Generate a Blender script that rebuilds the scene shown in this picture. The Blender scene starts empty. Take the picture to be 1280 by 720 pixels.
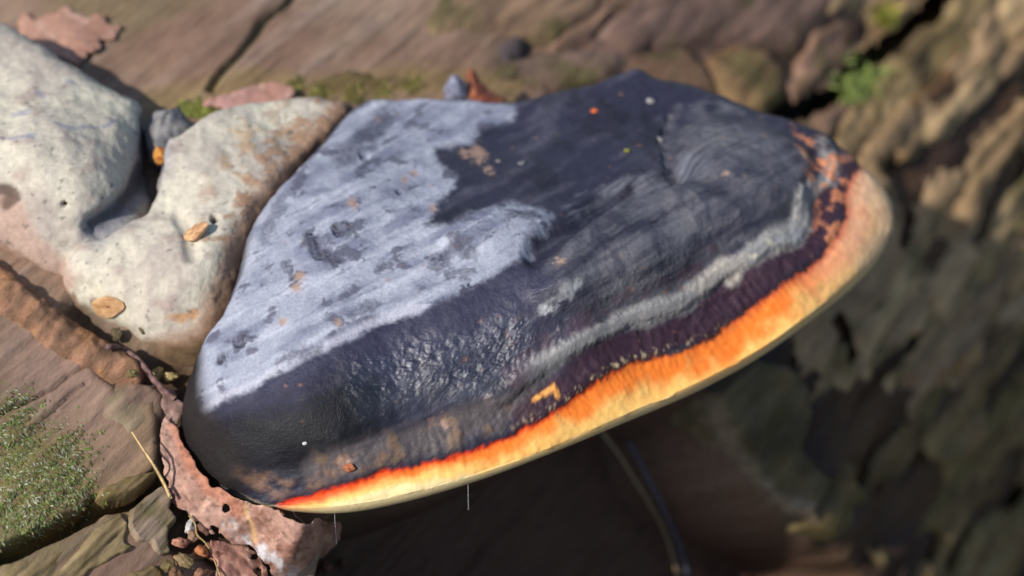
import bpy, math, random
import numpy as np
from mathutils import Vector
from mathutils.bvhtree import BVHTree

random.seed(7)
rng = np.random.default_rng(11)
scene = bpy.context.scene
col = scene.collection

# ------------------------------------------------------------------ camera, world, sun, exposure
PITCH = math.radians(40)
PXM = 0.226e-3                 # metres per photograph pixel at the focus distance
DIST = 0.65
RIGHT = np.array([1.0, 0, 0])
UP = np.array([0, math.sin(PITCH), math.cos(PITCH)])
FWD = np.array([0, math.cos(PITCH), -math.sin(PITCH)])
ORG = np.array([0, 0, 0.53])   # the point on the bracket that the picture is centred on
CAM = ORG - DIST * FWD

cd = bpy.data.cameras.new('camera')
cam = bpy.data.objects.new('camera', cd)
col.objects.link(cam)
cam.location = CAM
cam.rotation_euler = (math.pi / 2 - PITCH, 0, 0)
cd.sensor_width = 36.0
cd.lens = 36.0 * DIST / (1280 * PXM)
cd.clip_start = 0.02
cd.clip_end = 500
cd.dof.use_dof = True
cd.dof.focus_distance = DIST - 0.028
cd.dof.aperture_fstop = 7.1
scene.camera = cam

SUN = np.array([-0.54, -0.52, 0.66]); SUN = SUN / np.linalg.norm(SUN)
world = bpy.data.worlds.new('World')
scene.world = world
world.use_nodes = True
wn = world.node_tree
sky = wn.nodes.new('ShaderNodeTexSky')
sky.sky_type = 'NISHITA'
sky.sun_disc = False
sky.sun_elevation = math.asin(SUN[2])
sky.sun_rotation = math.atan2(SUN[0], SUN[1])
wn.nodes['Background'].inputs['Strength'].default_value = 0.105
wn.links.new(sky.outputs[0], wn.nodes['Background'].inputs['Color'])

sl = bpy.data.lights.new('sun', 'SUN')
sl.energy = 4.2
sl.angle = math.radians(0.6)
sl.color = (1.0, 0.95, 0.88)
sun = bpy.data.objects.new('sun', sl)
col.objects.link(sun)
sun.location = (-2, -2, 4)
sun.rotation_euler = Vector(SUN).to_track_quat('Z', 'Y').to_euler()

vs = scene.view_settings
vs.view_transform = 'Standard'
vs.look = 'None'
vs.gamma = 1.0
vs.exposure = 0.22
vs.use_curve_mapping = False
scene.render.engine = 'CYCLES'
scene.cycles.use_denoising = True

# ------------------------------------------------------------------ helpers: pixels and points
def A_(x): return np.asarray(x, float)

def ray(px, py):
    px, py = A_(px)[..., None], A_(py)[..., None]
    return FWD + RIGHT * ((px - 640) * PXM / DIST) + UP * ((360 - py) * PXM / DIST)

def at_z(px, py, z):
    """point on the pixel's ray at height z (metres above ORG)"""
    d = ray(px, py)
    t = (ORG[2] + A_(z) - CAM[2]) / d[..., 2]
    return CAM + d * t[..., None]

def at_depth(px, py, dep):
    return CAM + ray(px, py) * A_(dep)[..., None]

def project(P):
    v = P - CAM
    dep = v @ FWD
    return 640 + (v @ RIGHT) / dep * DIST / PXM, 360 - (v @ UP) / dep * DIST / PXM

# ------------------------------------------------------------------ helpers: noise and masks
def _hash(i, j, k, seed):
    h = (i * 374761393 + j * 668265263 + k * 2147483647 + seed * 1274126177) & 0xFFFFFFFF
    h = ((h ^ (h >> 13)) * 1274126177) & 0xFFFFFFFF
    h = ((h ^ (h >> 16)) * 2246822519) & 0xFFFFFFFF
    return h ^ (h >> 15)

def noise(P, seed=0):
    P = A_(P)
    f = np.floor(P)
    I = f.astype(np.int64)
    d = P - f
    u = d * d * d * (d * (d * 6 - 15) + 10)
    out = 0
    for a in (0, 1):
        for b in (0, 1):
            for c in (0, 1):
                h = _hash(I[..., 0] + a, I[..., 1] + b, I[..., 2] + c, seed)
                gx = (h & 1023) / 511.5 - 1
                gy = ((h >> 10) & 1023) / 511.5 - 1
                gz = ((h >> 20) & 1023) / 511.5 - 1
                w = (u[..., 0] if a else 1 - u[..., 0]) * (u[..., 1] if b else 1 - u[..., 1]) * (u[..., 2] if c else 1 - u[..., 2])
                out = out + w * (gx * (d[..., 0] - a) + gy * (d[..., 1] - b) + gz * (d[..., 2] - c))
    return out * 1.5

def fbm(P, octv=4, seed=0, gain=0.5):
    P = A_(P)
    s, a, t = 0, 1.0, 0
    for o in range(octv):
        s = s + a * noise(P * 2 ** o + o * 17.3, seed + o)
        t += a
        a *= gain
    return s / t

def ridged(P, octv=3, seed=0):
    P = A_(P)
    s, a, t = 0, 1.0, 0
    for o in range(octv):
        s = s + a * (1 - np.abs(noise(P * 2 ** o + o * 9.1, seed + o)) * 2)
        t += a
        a *= .5
    return s / t

def v3(x, y, z=0.0):
    x, y = A_(x), A_(y)
    return np.stack([x, y, np.broadcast_to(A_(z), x.shape)], -1)

def sm(a, b, x):
    t = np.clip((x - a) / (b - a), 0, 1)
    return t * t * (3 - 2 * t)

def dline(px, py, pts, closed=False):
    """distance to a polyline, position along it (0..1)"""
    pts = A_(pts)
    q = np.vstack([pts, pts[:1]]) if closed else pts
    L = np.r_[0, np.cumsum(np.hypot(*np.diff(q, axis=0).T))]
    best = np.full(np.shape(px), 1e9)
    along = np.zeros(np.shape(px))
    for i in range(len(q) - 1):
        ax, ay = q[i]; bx, by = q[i + 1]
        dx, dy = bx - ax, by - ay
        l2 = dx * dx + dy * dy + 1e-12
        t = np.clip(((px - ax) * dx + (py - ay) * dy) / l2, 0, 1)
        d = np.hypot(px - ax - t * dx, py - ay - t * dy)
        m = d < best
        best = np.where(m, d, best)
        along = np.where(m, (L[i] + t * math.sqrt(l2)) / L[-1], along)
    return best, along

def sdpoly(px, py, pts):
    """signed distance to a polygon, positive inside"""
    pts = A_(pts)
    d, _ = dline(px, py, pts, True)
    ins = np.zeros(np.shape(px), bool)
    n = len(pts)
    for i in range(n):
        ax, ay = pts[i]; bx, by = pts[(i + 1) % n]
        c = (ay > py) != (by > py)
        with np.errstate(divide='ignore', invalid='ignore'):
            xi = (bx - ax) * (py - ay) / (by - ay if by != ay else 1e-9) + ax
        ins ^= c & (px < xi)
    return np.where(ins, d, -d)

def smooth_closed(pts, n):
    """closed Catmull-Rom resampled to n points evenly by length"""
    pts = A_(pts)
    m = len(pts)
    out = []
    for i in range(m):
        p0, p1, p2, p3 = pts[i - 1], pts[i], pts[(i + 1) % m], pts[(i + 2) % m]
        for t in np.linspace(0, 1, 24, endpoint=False):
            out.append(.5 * ((2 * p1) + (-p0 + p2) * t + (2 * p0 - 5 * p1 + 4 * p2 - p3) * t * t + (-p0 + 3 * p1 - 3 * p2 + p3) * t ** 3))
    out = A_(out)
    q = np.vstack([out, out[:1]])
    L = np.r_[0, np.cumsum(np.linalg.norm(np.diff(q[:, :2], axis=0), axis=1))]
    s = np.linspace(0, L[-1], n, endpoint=False)
    return np.stack([np.interp(s, L, q[:, k]) for k in range(q.shape[1])], -1)

def smooth_open(pts, n):
    pts = A_(pts)
    q = np.vstack([2 * pts[0] - pts[1], pts, 2 * pts[-1] - pts[-2]])
    out = []
    for i in range(1, len(q) - 2):
        p0, p1, p2, p3 = q[i - 1], q[i], q[i + 1], q[i + 2]
        for t in np.linspace(0, 1, 16, endpoint=False):
            out.append(.5 * ((2 * p1) + (-p0 + p2) * t + (2 * p0 - 5 * p1 + 4 * p2 - p3) * t * t + (-p0 + 3 * p1 - 3 * p2 + p3) * t ** 3))
    out.append(pts[-1])
    out = A_(out)
    L = np.r_[0, np.cumsum(np.linalg.norm(np.diff(out, axis=0), axis=1))]
    s = np.linspace(0, L[-1], n)
    return np.stack([np.interp(s, L, out[:, k]) for k in range(out.shape[1])], -1)

def tps(xy, z, reg=1e-4):
    """thin plate spline through control points"""
    xy, z = A_(xy), A_(z)
    sc = 0.1
    X = xy / sc
    n = len(X)
    r = np.linalg.norm(X[:, None] - X[None], axis=2)
    K = np.where(r > 0, r * r * np.log(r + 1e-12), 0) + reg * np.eye(n)
    P = np.c_[np.ones(n), X]
    M = np.block([[K, P], [P.T, np.zeros((3, 3))]])
    w = np.linalg.solve(M, np.r_[z, 0, 0, 0])
    def f(q):
        q = A_(q) / sc
        out = w[n] + w[n + 1] * q[..., 0] + w[n + 2] * q[..., 1]
        for i in range(n):
            rr = np.hypot(q[..., 0] - X[i, 0], q[..., 1] - X[i, 1])
            out = out + w[i] * np.where(rr > 0, rr * rr * np.log(rr + 1e-12), 0)
        return out
    return f

def S(r, g, b, k=1.0):
    """photograph colour (0..255) as linear reflectance, divided by the light it stood in"""
    c = A_([r, g, b]) / 255
    return np.where(c <= .04045, c / 12.92, ((c + .055) / 1.055) ** 2.4) * k

def mixc(C, c, m):
    return C + (A_(c) - C) * np.asarray(m)[..., None]

# ------------------------------------------------------------------ helpers: materials
def material(name, rough=None, bump=((900, 0.5, 0.0003),), spec=0.35, var=0.35, vscale=500, sheen=0.0, trans=0.0, sss=0.0, coat=None, stretch=None, specattr=False):
    m = bpy.data.materials.new(name)
    m.use_nodes = True
    nt = m.node_tree
    N, Lk = nt.nodes, nt.links
    b = N['Principled BSDF']
    at = N.new('ShaderNodeAttribute'); at.attribute_name = 'Col'
    tc = N.new('ShaderNodeTexCoord')
    src = tc.outputs['Object']
    if stretch:
        mp = N.new('ShaderNodeMapping'); mp.vector_type = 'TEXTURE'; mp.inputs['Scale'].default_value = stretch[0]; mp.inputs['Rotation'].default_value = stretch[1]
        Lk.new(src, mp.inputs['Vector']); src = mp.outputs[0]
    n1 = N.new('ShaderNodeTexNoise'); n1.inputs['Scale'].default_value = vscale; n1.inputs['Detail'].default_value = 5; n1.inputs['Roughness'].default_value = .65
    Lk.new(src, n1.inputs['Vector'])
    mr = N.new('ShaderNodeMapRange'); mr.inputs['From Min'].default_value = .25; mr.inputs['From Max'].default_value = .75
    mr.inputs['To Min'].default_value = 1 - var; mr.inputs['To Max'].default_value = 1 + var
    Lk.new(n1.outputs['Fac'], mr.inputs['Value'])
    mx = N.new('ShaderNodeVectorMath'); mx.operation = 'SCALE'
    Lk.new(at.outputs['Color'], mx.inputs[0]); Lk.new(mr.outputs[0], mx.inputs['Scale'])
    Lk.new(mx.outputs[0], b.inputs['Base Color'])
    if rough is None:
        Lk.new(at.outputs['Alpha'], b.inputs['Roughness'])
    else:
        b.inputs['Roughness'].default_value = rough
    b.inputs['Specular IOR Level'].default_value = spec
    if specattr:
        sa = N.new('ShaderNodeAttribute'); sa.attribute_name = 'Gloss'
        Lk.new(sa.outputs['Fac'], b.inputs['Specular IOR Level'])
    if sheen: b.inputs['Sheen Weight'].default_value = sheen
    if sss:
        b.inputs['Subsurface Weight'].default_value = sss
        b.inputs['Subsurface Radius'].default_value = (.004, .002, .001)
        b.inputs['Subsurface Scale'].default_value = 1.0
    prev = None
    for sc, st, dist in bump:
        nz = N.new('ShaderNodeTexNoise'); nz.inputs['Scale'].default_value = sc; nz.inputs['Detail'].default_value = 4; nz.inputs['Roughness'].default_value = .6
        Lk.new(src, nz.inputs['Vector'])
        bp = N.new('ShaderNodeBump'); bp.inputs['Strength'].default_value = st; bp.inputs['Distance'].default_value = dist
        Lk.new(nz.outputs['Fac'], bp.inputs['Height'])
        if prev: Lk.new(prev.outputs[0], bp.inputs['Normal'])
        prev = bp
    if prev: Lk.new(prev.outputs[0], b.inputs['Normal'])
    return m

# ------------------------------------------------------------------ helpers: mesh objects
def make(name, V, F, C, mat, parent=None, rough=None, smooth=True, normals=None):
    me = bpy.data.meshes.new(name)
    V = A_(V)
    F = np.asarray(F)
    if F.ndim == 2:
        nf, k = F.shape
        me.vertices.add(len(V)); me.vertices.foreach_set('co', V.ravel())
        me.loops.add(nf * k); me.loops.foreach_set('vertex_index', F.astype(np.int32).ravel())
        me.polygons.add(nf); me.polygons.foreach_set('loop_start', np.arange(0, nf * k, k, dtype=np.int32))
        me.update(calc_edges=True); me.validate()
    if C is not None:
        C = A_(C)
        if C.ndim == 1: C = np.tile(C, (len(V), 1))
        if C.shape[1] == 3:
            r = np.full(len(V), .7) if rough is None else np.broadcast_to(A_(rough), (len(V),))
            C = np.c_[C, r]
        ca = me.color_attributes.new('Col', 'FLOAT_COLOR', 'POINT')
        ca.data.foreach_set('color', np.clip(C, 0, 1).astype(np.float32).ravel())
    if smooth:
        me.polygons.foreach_set('use_smooth', np.ones(len(me.polygons), bool))
    if normals is not None:
        me.normals_split_custom_set_from_vertices(normals.tolist())
    me.materials.append(mat)
    o = bpy.data.objects.new(name, me)
    col.objects.link(o)
    if parent: o.parent = parent
    return o

def tag(o, label, cat, group=None, kind=None):
    if label: o['label'] = label
    if cat: o['category'] = cat
    if group: o['group'] = group
    if kind: o['kind'] = kind
    return o

def empty(name, label, cat, group=None):
    o = bpy.data.objects.new(name, None)
    o.empty_display_size = .02
    col.objects.link(o)
    return tag(o, label, cat, group)

def gridfaces(n, m, wrap=False):
    i = np.arange(n if wrap else n - 1); j = np.arange(m - 1)
    I, J = np.meshgrid(i, j, indexing='ij')
    I2 = (I + 1) % n
    return np.stack([I * m + J, I2 * m + J, I2 * m + J + 1, I * m + J + 1], -1).reshape(-1, 4)

def gridnormals(V, wrap):
    """normals of a grid V[n,m,3]"""
    du = (np.roll(V, -1, 0) - np.roll(V, 1, 0)) if wrap else np.gradient(V, axis=0)
    dv = np.gradient(V, axis=1)
    n = np.cross(du, dv)
    return n / (np.linalg.norm(n, axis=-1, keepdims=True) + 1e-15)

def tube(name, pts, rad, C, mat, parent=None, seg=8, rough=.7):
    pts = A_(pts); n = len(pts)
    rad = np.broadcast_to(A_(rad), (n,))
    T = np.gradient(pts, axis=0); T /= np.linalg.norm(T, axis=1, keepdims=True)
    ref = np.array([.3, .2, .93])
    B = np.cross(T, ref); B /= np.linalg.norm(B, axis=1, keepdims=True)
    Nn = np.cross(B, T)
    an = np.linspace(0, 2 * math.pi, seg, endpoint=False)
    V = pts[None] + rad[None, :, None] * (np.cos(an)[:, None, None] * B[None] + np.sin(an)[:, None, None] * Nn[None])
    F = gridfaces(seg, n, True).tolist()
    Vl = V.reshape(-1, 3)
    Vl = np.vstack([Vl, pts[:1], pts[-1:]])
    a, b = len(Vl) - 2, len(Vl) - 1
    tri = []
    for i in range(seg):
        i2 = (i + 1) % seg
        tri.append([i * n, i2 * n, a, a]); tri.append([i2 * n + n - 1, i * n + n - 1, b, b])
    me_F = F + [[t[0], t[1], t[2]] for t in tri]
    me = bpy.data.meshes.new(name)
    me.from_pydata(Vl.tolist(), [], me_F)
    me.polygons.foreach_set('use_smooth', np.ones(len(me.polygons), bool))
    C = A_(C)
    if C.ndim == 2: C = np.vstack([np.tile(C, (seg, 1)), C[:1], C[-1:]])
    else: C = np.tile(C, (len(Vl), 1))
    ca = me.color_attributes.new('Col', 'FLOAT_COLOR', 'POINT')
    ca.data.foreach_set('color', np.c_[C, np.full(len(Vl), rough)].astype(np.float32).ravel())
    me.materials.append(mat)
    o = bpy.data.objects.new(name, me); col.objects.link(o)
    if parent: o.parent = parent
    return o

GRAIN = ((3.5, 1, 1), (0, 0, math.radians(58)))
M_wood = material('weathered_wood', None, ((380, .6, .0008), (1700, .55, .0004)), .25, .28, 380, stretch=GRAIN)
M_bark = material('bark', None, ((250, .8, .0014), (1100, .7, .0006)), .2, .5, 260, stretch=((4.0, 1, 1), (0, 0, math.radians(58))))
M_crust = material('fungus_crust', None, ((1100, .45, .0004), (2900, .75, .00022)), .55, .22, 1100, specattr=True)
M_margin = material('fungus_margin', None, ((900, .35, .0005), (4200, .4, .00015)), .35, .10, 700, sss=.12)
M_pale = material('pale_fungus', None, ((600, .45, .0006), (2600, .5, .0003)), .25, .20, 600)
M_leaf = material('dead_leaf', None, ((500, .5, .0006), (2200, .5, .0003)), .3, .35, 400)
M_twig = material('twig', None, ((1200, .7, .0004),), .3, .4, 700)
M_moss = material('moss_leaf', None, ((2500, .2, .0001),), .3, .3, 300)
M_seed = material('seed_husk', None, ((1800, .5, .0002),), .2, .25, 900)
M_thread = material('spider_silk', .4, (), .5, .05, 900)
M_litter = material('forest_litter', .9, ((40, .9, .02), (200, .8, .006)), .15, .6, 30)

# ------------------------------------------------------------------ the ground (out of the frame, below the log)
gV = [[-40, -40, 0], [40, -40, 0], [40, 40, 0], [-40, 40, 0]]
g = make('ground', gV, [[0, 1, 2, 3]], [.07, .05, .032], M_litter, rough=.9, smooth=False)
tag(g, 'brown forest floor under the log', None, kind='structure')

# ------------------------------------------------------------------ the log: a lying trunk, coordinates s (along) and w (down its flank)
PHI = math.radians(58)
AX = np.array([math.cos(PHI), math.sin(PHI), 0]); OUT = np.array([math.sin(PHI), -math.cos(PHI), 0]); ZZ = np.array([0, 0, 1.0])
LR = 0.285
TH0 = math.radians(63)
A0 = at_depth(230., 490., DIST)
LC = A0 - LR * (OUT * math.cos(TH0) + ZZ * math.sin(TH0))

def log_pt(s, w, h=0.0):
    th = TH0 - A_(w) / LR
    r = (LR + A_(h))[..., None]
    return LC + AX * A_(s)[..., None] + r * (OUT * np.cos(th)[..., None] + ZZ * np.sin(th)[..., None])

def log_nrm(w):
    th = TH0 - A_(w) / LR
    return OUT * np.cos(th)[..., None] + ZZ * np.sin(th)[..., None]

def pix_to_log(px, py, h=0.0):
    d = ray(px, py)
    R = LR + h
    do = np.stack([d @ OUT, d[..., 2]], -1)
    co = CAM - LC
    c = np.array([co @ OUT, co[2]])
    a = (do ** 2).sum(-1); b = 2 * (do @ c); cc = c @ c - R * R
    t = (-b - np.sqrt(np.maximum(b * b - 4 * a * cc, 0))) / (2 * a)
    P = CAM + d * t[..., None]
    q = P - LC
    th = np.arctan2(q[..., 2], q @ OUT)
    return q @ AX, (TH0 - th) * LR, t

CRACK = [(262, 112), (285, 85), (308, 58), (335, 28), (372, -14)]
FISS = [(-30, 694), (0, 693), (30, 682), (56, 668), (94, 652), (112, 642), (122, 630), (140, 630), (160, 626), (180, 612), (197, 599)]
FISS2 = [(118, 724), (155, 706), (184, 690), (200, 700), (212, 690), (220, 662)]
HAIR1 = [(0, 520), (40, 500), (90, 470), (150, 430)]
HAIR2 = [(55, 520), (80, 498), (110, 480)]
RECESS = [(415, 655), (440, 615), (560, 590), (700, 545), (860, 480), (892, 500), (915, 560), (950, 615), (985, 650), (1040, 690), (1085, 720), (1110, 800), (420, 800), (405, 720)]
FURROW = [(925, 205), (965, 172), (1010, 135), (1060, 92), (1120, 45), (1180, 0), (1230, -40)]
BARKZONE = [(690, -120), (640, -20), (660, 60), (760, 120), (880, 200), (880, 480), (1000, 640), (1080, 740), (1120, 900), (1700, 900), (1700, -260), (900, -260)]

def log_detail(s, w, px, py):
    """height and colour of the bare log"""
    q = v3(s, w)
    wx = px + 9 * fbm(q * 60, 2, 40); wy = py + 9 * fbm(q * 60 + 5, 2, 41)
    bark = sm(-60, 30, sdpoly(wx, wy, BARKZONE))
    vis = ((px > -300) & (px < 1600) & (py > -300) & (py < 1000))
    grain = fbm(v3(s * 9, w * 130), 4, 1)
    fine = fbm(v3(s * 40, w * 520), 3, 7)
    lump = fbm(q * 14, 3, 3)
    h = .004 * lump + .0016 * grain + .0005 * fine
    h = h + bark * (-.006 + .007 * (ridged(v3(s * 10, w * 38), 3, 21) - .55))
    C = np.zeros(s.shape + (3,)) + S(152, 128, 108, .9)
    C = mixc(C, S(136, 108, 90, .9), sm(-.25, .35, lump))
    C = mixc(C, S(168, 146, 132, .9), .5 * sm(.05, .5, grain))
    C = mixc(C, S(122, 108, 78, .9), .7 * sm(.05, .4, fbm(q * 22, 3, 9)))
    C = mixc(C, S(104, 78, 64, .9), .6 * sm(.1, .5, -fine))
    # browner, rotten wood in the bark zone
    CB = mixc(np.zeros(s.shape + (3,)) + S(92, 68, 44, .8), S(60, 44, 36, .8), sm(-.3, .3, lump))
    C = mixc(C, CB, bark)
    def carve(pts, wid, depth, dark, cc=S(34, 26, 18)):
        nonlocal h, C
        d, al = dline(wx, wy, pts)
        m = sm(wid, wid * .35, d) * vis
        h = h - depth * m
        C = mixc(C, cc, dark * sm(wid * 1.1, wid * .5, d) * vis)
    carve(CRACK, 7, .003, .75, S(84, 82, 54))
    carve(HAIR1, 3.2, .0015, .7)
    carve(HAIR2, 2.6, .001, .6)
    carve(FISS, 15, .014, .8)
    carve(FURROW, 30, .022, .8, S(50, 44, 30))
    d, _ = dline(wx, wy, [(1120, 110), (1180, 60), (1250, 0)])
    C = mixc(C, S(190, 140, 84, .9), .7 * sm(50, 10, d) * vis)
    # hollow under the bracket: carved, its shade also put into darker brown wood
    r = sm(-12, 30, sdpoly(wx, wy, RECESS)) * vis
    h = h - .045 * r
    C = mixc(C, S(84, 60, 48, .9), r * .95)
    # olive and ochre stain on the mossy shoulder
    d, _ = dline(wx, wy, [(20, 600), (110, 590), (170, 580)])
    C = mixc(C, S(134, 116, 66, .9), .65 * sm(120, 20, d) * vis)
    d, _ = dline(wx, wy, [(-10, 540), (20, 600), (40, 650)])
    C = mixc(C, S(118, 120, 72, .9), .75 * sm(90, 20, d) * vis * sm(-.4, .3, fbm(q * 90, 3, 55)))
    # darker brown, slightly sunken band round the foot of the bracket
    d, _ = dline(wx, wy, [(100, 400), (170, 462), (222, 470), (230, 520), (225, 660), (330, 700)])
    C = mixc(C, S(74, 56, 36, .8), .85 * sm(48, 12, d) * vis)
    h = h - .004 * sm(40, 12, d) * vis
    # pale worn ledge along the back of the old fungus
    d, _ = dline(wx, wy, [(190, 130), (300, 108), (420, 112), (520, 100), (640, 108)])
    C = mixc(C, S(150, 128, 78, .8), .55 * sm(28, 6, d) * vis)
    d, _ = dline(wx, wy, [(60, 450), (120, 520), (150, 560)])
    C = mixc(C, S(168, 136, 120, .9), .6 * sm(80, 15, d) * vis)
    rough = .62 + .15 * lump
    return h, C, rough

def axis_samples(lo, hi, a, b, fine, coarse):
    L = list(np.arange(a, lo, coarse)) + list(np.arange(lo, hi, fine)) + list(np.arange(hi, b + coarse * .5, coarse))
    return np.array(L)

trunk = empty('fallen_log', 'weathered brown fallen log with cracked wood and flaking bark', 'log')
_s, _w, _ = pix_to_log(A_([-40, 1320, -40, 1320, 640, 640]), A_([-40, -40, 760, 760, -40, 760]))
s_lo, s_hi, w_lo, w_hi = _s.min() - .01, _s.max() + .01, _w.min() - .01, _w.max() + .01
sv = axis_samples(s_lo, s_hi, -.9, 1.5, .00085, .012)
wv = axis_samples(w_lo, w_hi, -.62, LR * 2 * math.pi - .62, .0007, .01)
SG, WG = np.meshgrid(sv, wv, indexing='ij')
B0 = log_pt(SG, WG)
PX, PY = project(B0)
H, C, R = log_detail(SG, WG, PX, PY)
V = log_pt(SG, WG, H)
n, m = SG.shape
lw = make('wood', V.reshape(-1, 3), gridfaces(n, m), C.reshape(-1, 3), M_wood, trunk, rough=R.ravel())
for k, sgn in ((0, 1), (n - 1, -1)):
    ring = V[k]; c = ring.mean(0)
    rr = np.linspace(1, 0, 14)
    EV = c + (ring[:, None] - c) * rr[None, :, None] + AX * (sgn * -.006 * (1 - rr) * 0)[None, :, None]
    make('sawn_end', EV.reshape(-1, 3), gridfaces(m, 14), S(168, 138, 98, .8), M_wood, trunk, rough=.8)

PLATES = []
def plate(name, s0, s1, w0, w1, res, sdf, thick, edge, sink, cfun, mat, amp=.0012, fr=90, seed=0, lift=None, parent=None):
    """a raised flake on the log: height from signed distance to its outline (metres)"""
    ss = np.arange(s0, s1, res); ww = np.arange(w0, w1, res)
    a, b = np.meshgrid(ss, ww, indexing='ij')
    sd = sdf(a, b)
    keep = sd > -res * 1.5
    if keep.sum() < 12: return None
    t = np.clip(sd / edge, 0, 1)
    prof = np.sqrt(np.clip(1 - (1 - t) ** 2, 0, 1))
    q = v3(a, b)
    top = thick + amp * (fbm(v3(a * fr * .25, b * fr * 1.6), 3, seed) + 1.2 * fbm(q * fr * .3, 2, seed + 3))
    top = top + .004 * fbm(q * 14, 3, 3)
    if lift is not None: top = top + lift(a, b)
    h = np.where(sd > 0, -sink + (top + sink) * prof, -sink)
    P = log_pt(a, b, h)
    px, py = project(P)
    Cc = cfun(a, b, px, py, sd)
    n, m = a.shape
    F = gridfaces(n, m)
    kf = keep.ravel()[F].all(1)
    fk = kf.reshape(n - 1, m - 1)          # one flake is one piece: drop islands cut off by a gap
    one = np.zeros_like(fk)
    one[np.unravel_index(np.where(fk, sd[:-1, :-1], -9).argmax(), fk.shape)] = True
    cnt = 0
    while one.sum() != cnt:
        cnt = one.sum()
        for _k in range(4):
            g_ = one.copy()
            g_[1:] |= one[:-1]; g_[:-1] |= one[1:]; g_[:, 1:] |= one[:, :-1]; g_[:, :-1] |= one[:, 1:]
            one = g_ & fk
    kf = one.ravel()
    F = F[kf]
    used = np.unique(F)
    mp = -np.ones(n * m, int); mp[used] = np.arange(len(used))
    o = make(name, P.reshape(-1, 3)[used], mp[F], Cc.reshape(-1, 3)[used], mat, parent or trunk, rough=.75)
    PLATES.append(o)
    return o

def px_plate(name, poly, thick, edge, sink, cfun, mat, res=.0006, warp=4, **kw):
    """a flake whose outline was read off the photograph and laid on the log"""
    s, w, _ = pix_to_log(A_(poly)[:, 0], A_(poly)[:, 1])
    pl = np.c_[s, w]
    k = kw.get('seed', 0)
    def sdf(a, b):
        q = v3(a, b)
        wp = warp * PXM
        return sdpoly(a + wp * fbm(q * 160, 3, 60 + k), b + wp * fbm(q * 160 + 7, 3, 61 + k), pl)
    return plate(name, s.min() - .003, s.max() + .003, w.min() - .003, w.max() + .003, res, sdf, thick, edge, sink, cfun, mat, **kw)

def cf(c0, c1, c2=None, fr=60, seed=0):
    def f(a, b, px, py, sd):
        C = np.zeros(a.shape + (3,)) + A_(c0)
        C = mixc(C, c1, sm(-.2, .35, fbm(v3(a * fr * .3, b * fr * 1.7), 4, seed)))
        if c2 is not None:
            C = mixc(C, c2, .8 * sm(.02, .4, fbm(v3(a, b) * fr * .6, 3, seed + 5)))
        return C
    return f

# hand-placed flakes on the mossy lower shoulder
px_plate('wood_plate', [(-60, 712), (0, 706), (40, 694), (62, 680), (100, 664), (130, 652), (150, 640), (162, 655), (158, 680), (182, 684), (150, 698), (112, 718), (80, 760), (-60, 800)], .001, .0013, .006,
         cf(S(146, 126, 92, .9), S(116, 100, 66, .9), S(166, 146, 108, .9), 170, 3), M_wood, res=.0004, seed=4, amp=.0022, fr=170)
px_plate('wood_plate', [(160, 640), (178, 622), (200, 608), (216, 618), (212, 640), (222, 652), (210, 664), (212, 694), (196, 698), (186, 684), (166, 680), (156, 660)], .002, .0012, .006,
         cf(S(142, 124, 106, .9), S(118, 100, 76, .9), S(108, 100, 66, .9), 200, 5), M_wood, res=.00035, seed=6, amp=.0018, fr=190)
px_plate('wood_plate', [(122, 612), (150, 596), (196, 584), (200, 594), (180, 610), (160, 622), (134, 626), (120, 622)], .0012, .0018, .005,
         cf(S(136, 116, 80, .9), S(112, 96, 60, .9), S(150, 126, 104, .9), 200, 8), M_wood, res=.00035, seed=9, amp=.0014, fr=190)
px_plate('wood_plate', [(120, 740), (158, 716), (186, 704), (204, 712), (214, 730), (200, 780), (100, 800)], .002, .003, .006,
         cf(S(140, 118, 82, .9), S(112, 94, 60, .9), S(164, 140, 104, .9), 170, 11), M_wood, res=.0004, seed=12, amp=.002, fr=170)
# rotten orange ridge beneath the old fungus
px_plate('rotten_ridge', [(-60, 300), (0, 325), (30, 352), (70, 385), (110, 408), (150, 432), (185, 462), (180, 482), (140, 476), (100, 455), (60, 436), (20, 405), (-60, 370)], .005, .008, .004,
         cf(S(150, 112, 88, .88), S(110, 84, 66, .88), S(168, 122, 84, .88), 150, 14), M_bark, seed=15, amp=.0003, fr=150, lift=lambda a, b: .0028 * fbm(v3(a, b) * 75, 4, 16) + .0016 * fbm(v3(a, b) * 260, 3, 19))
# rounded knob of wood by the twig
px_plate('wood_plate', [(205 - 60, 480), (165, 474), (190, 478), (205, 490), (206, 515), (195, 540), (160, 545), (120, 520), (118, 495)], .0008, .006, .002,
         cf(S(146, 120, 104, .9), S(130, 106, 88, .9), S(150, 134, 106, .9), 140, 17), M_wood, seed=18, amp=.0014, fr=160)
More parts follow.
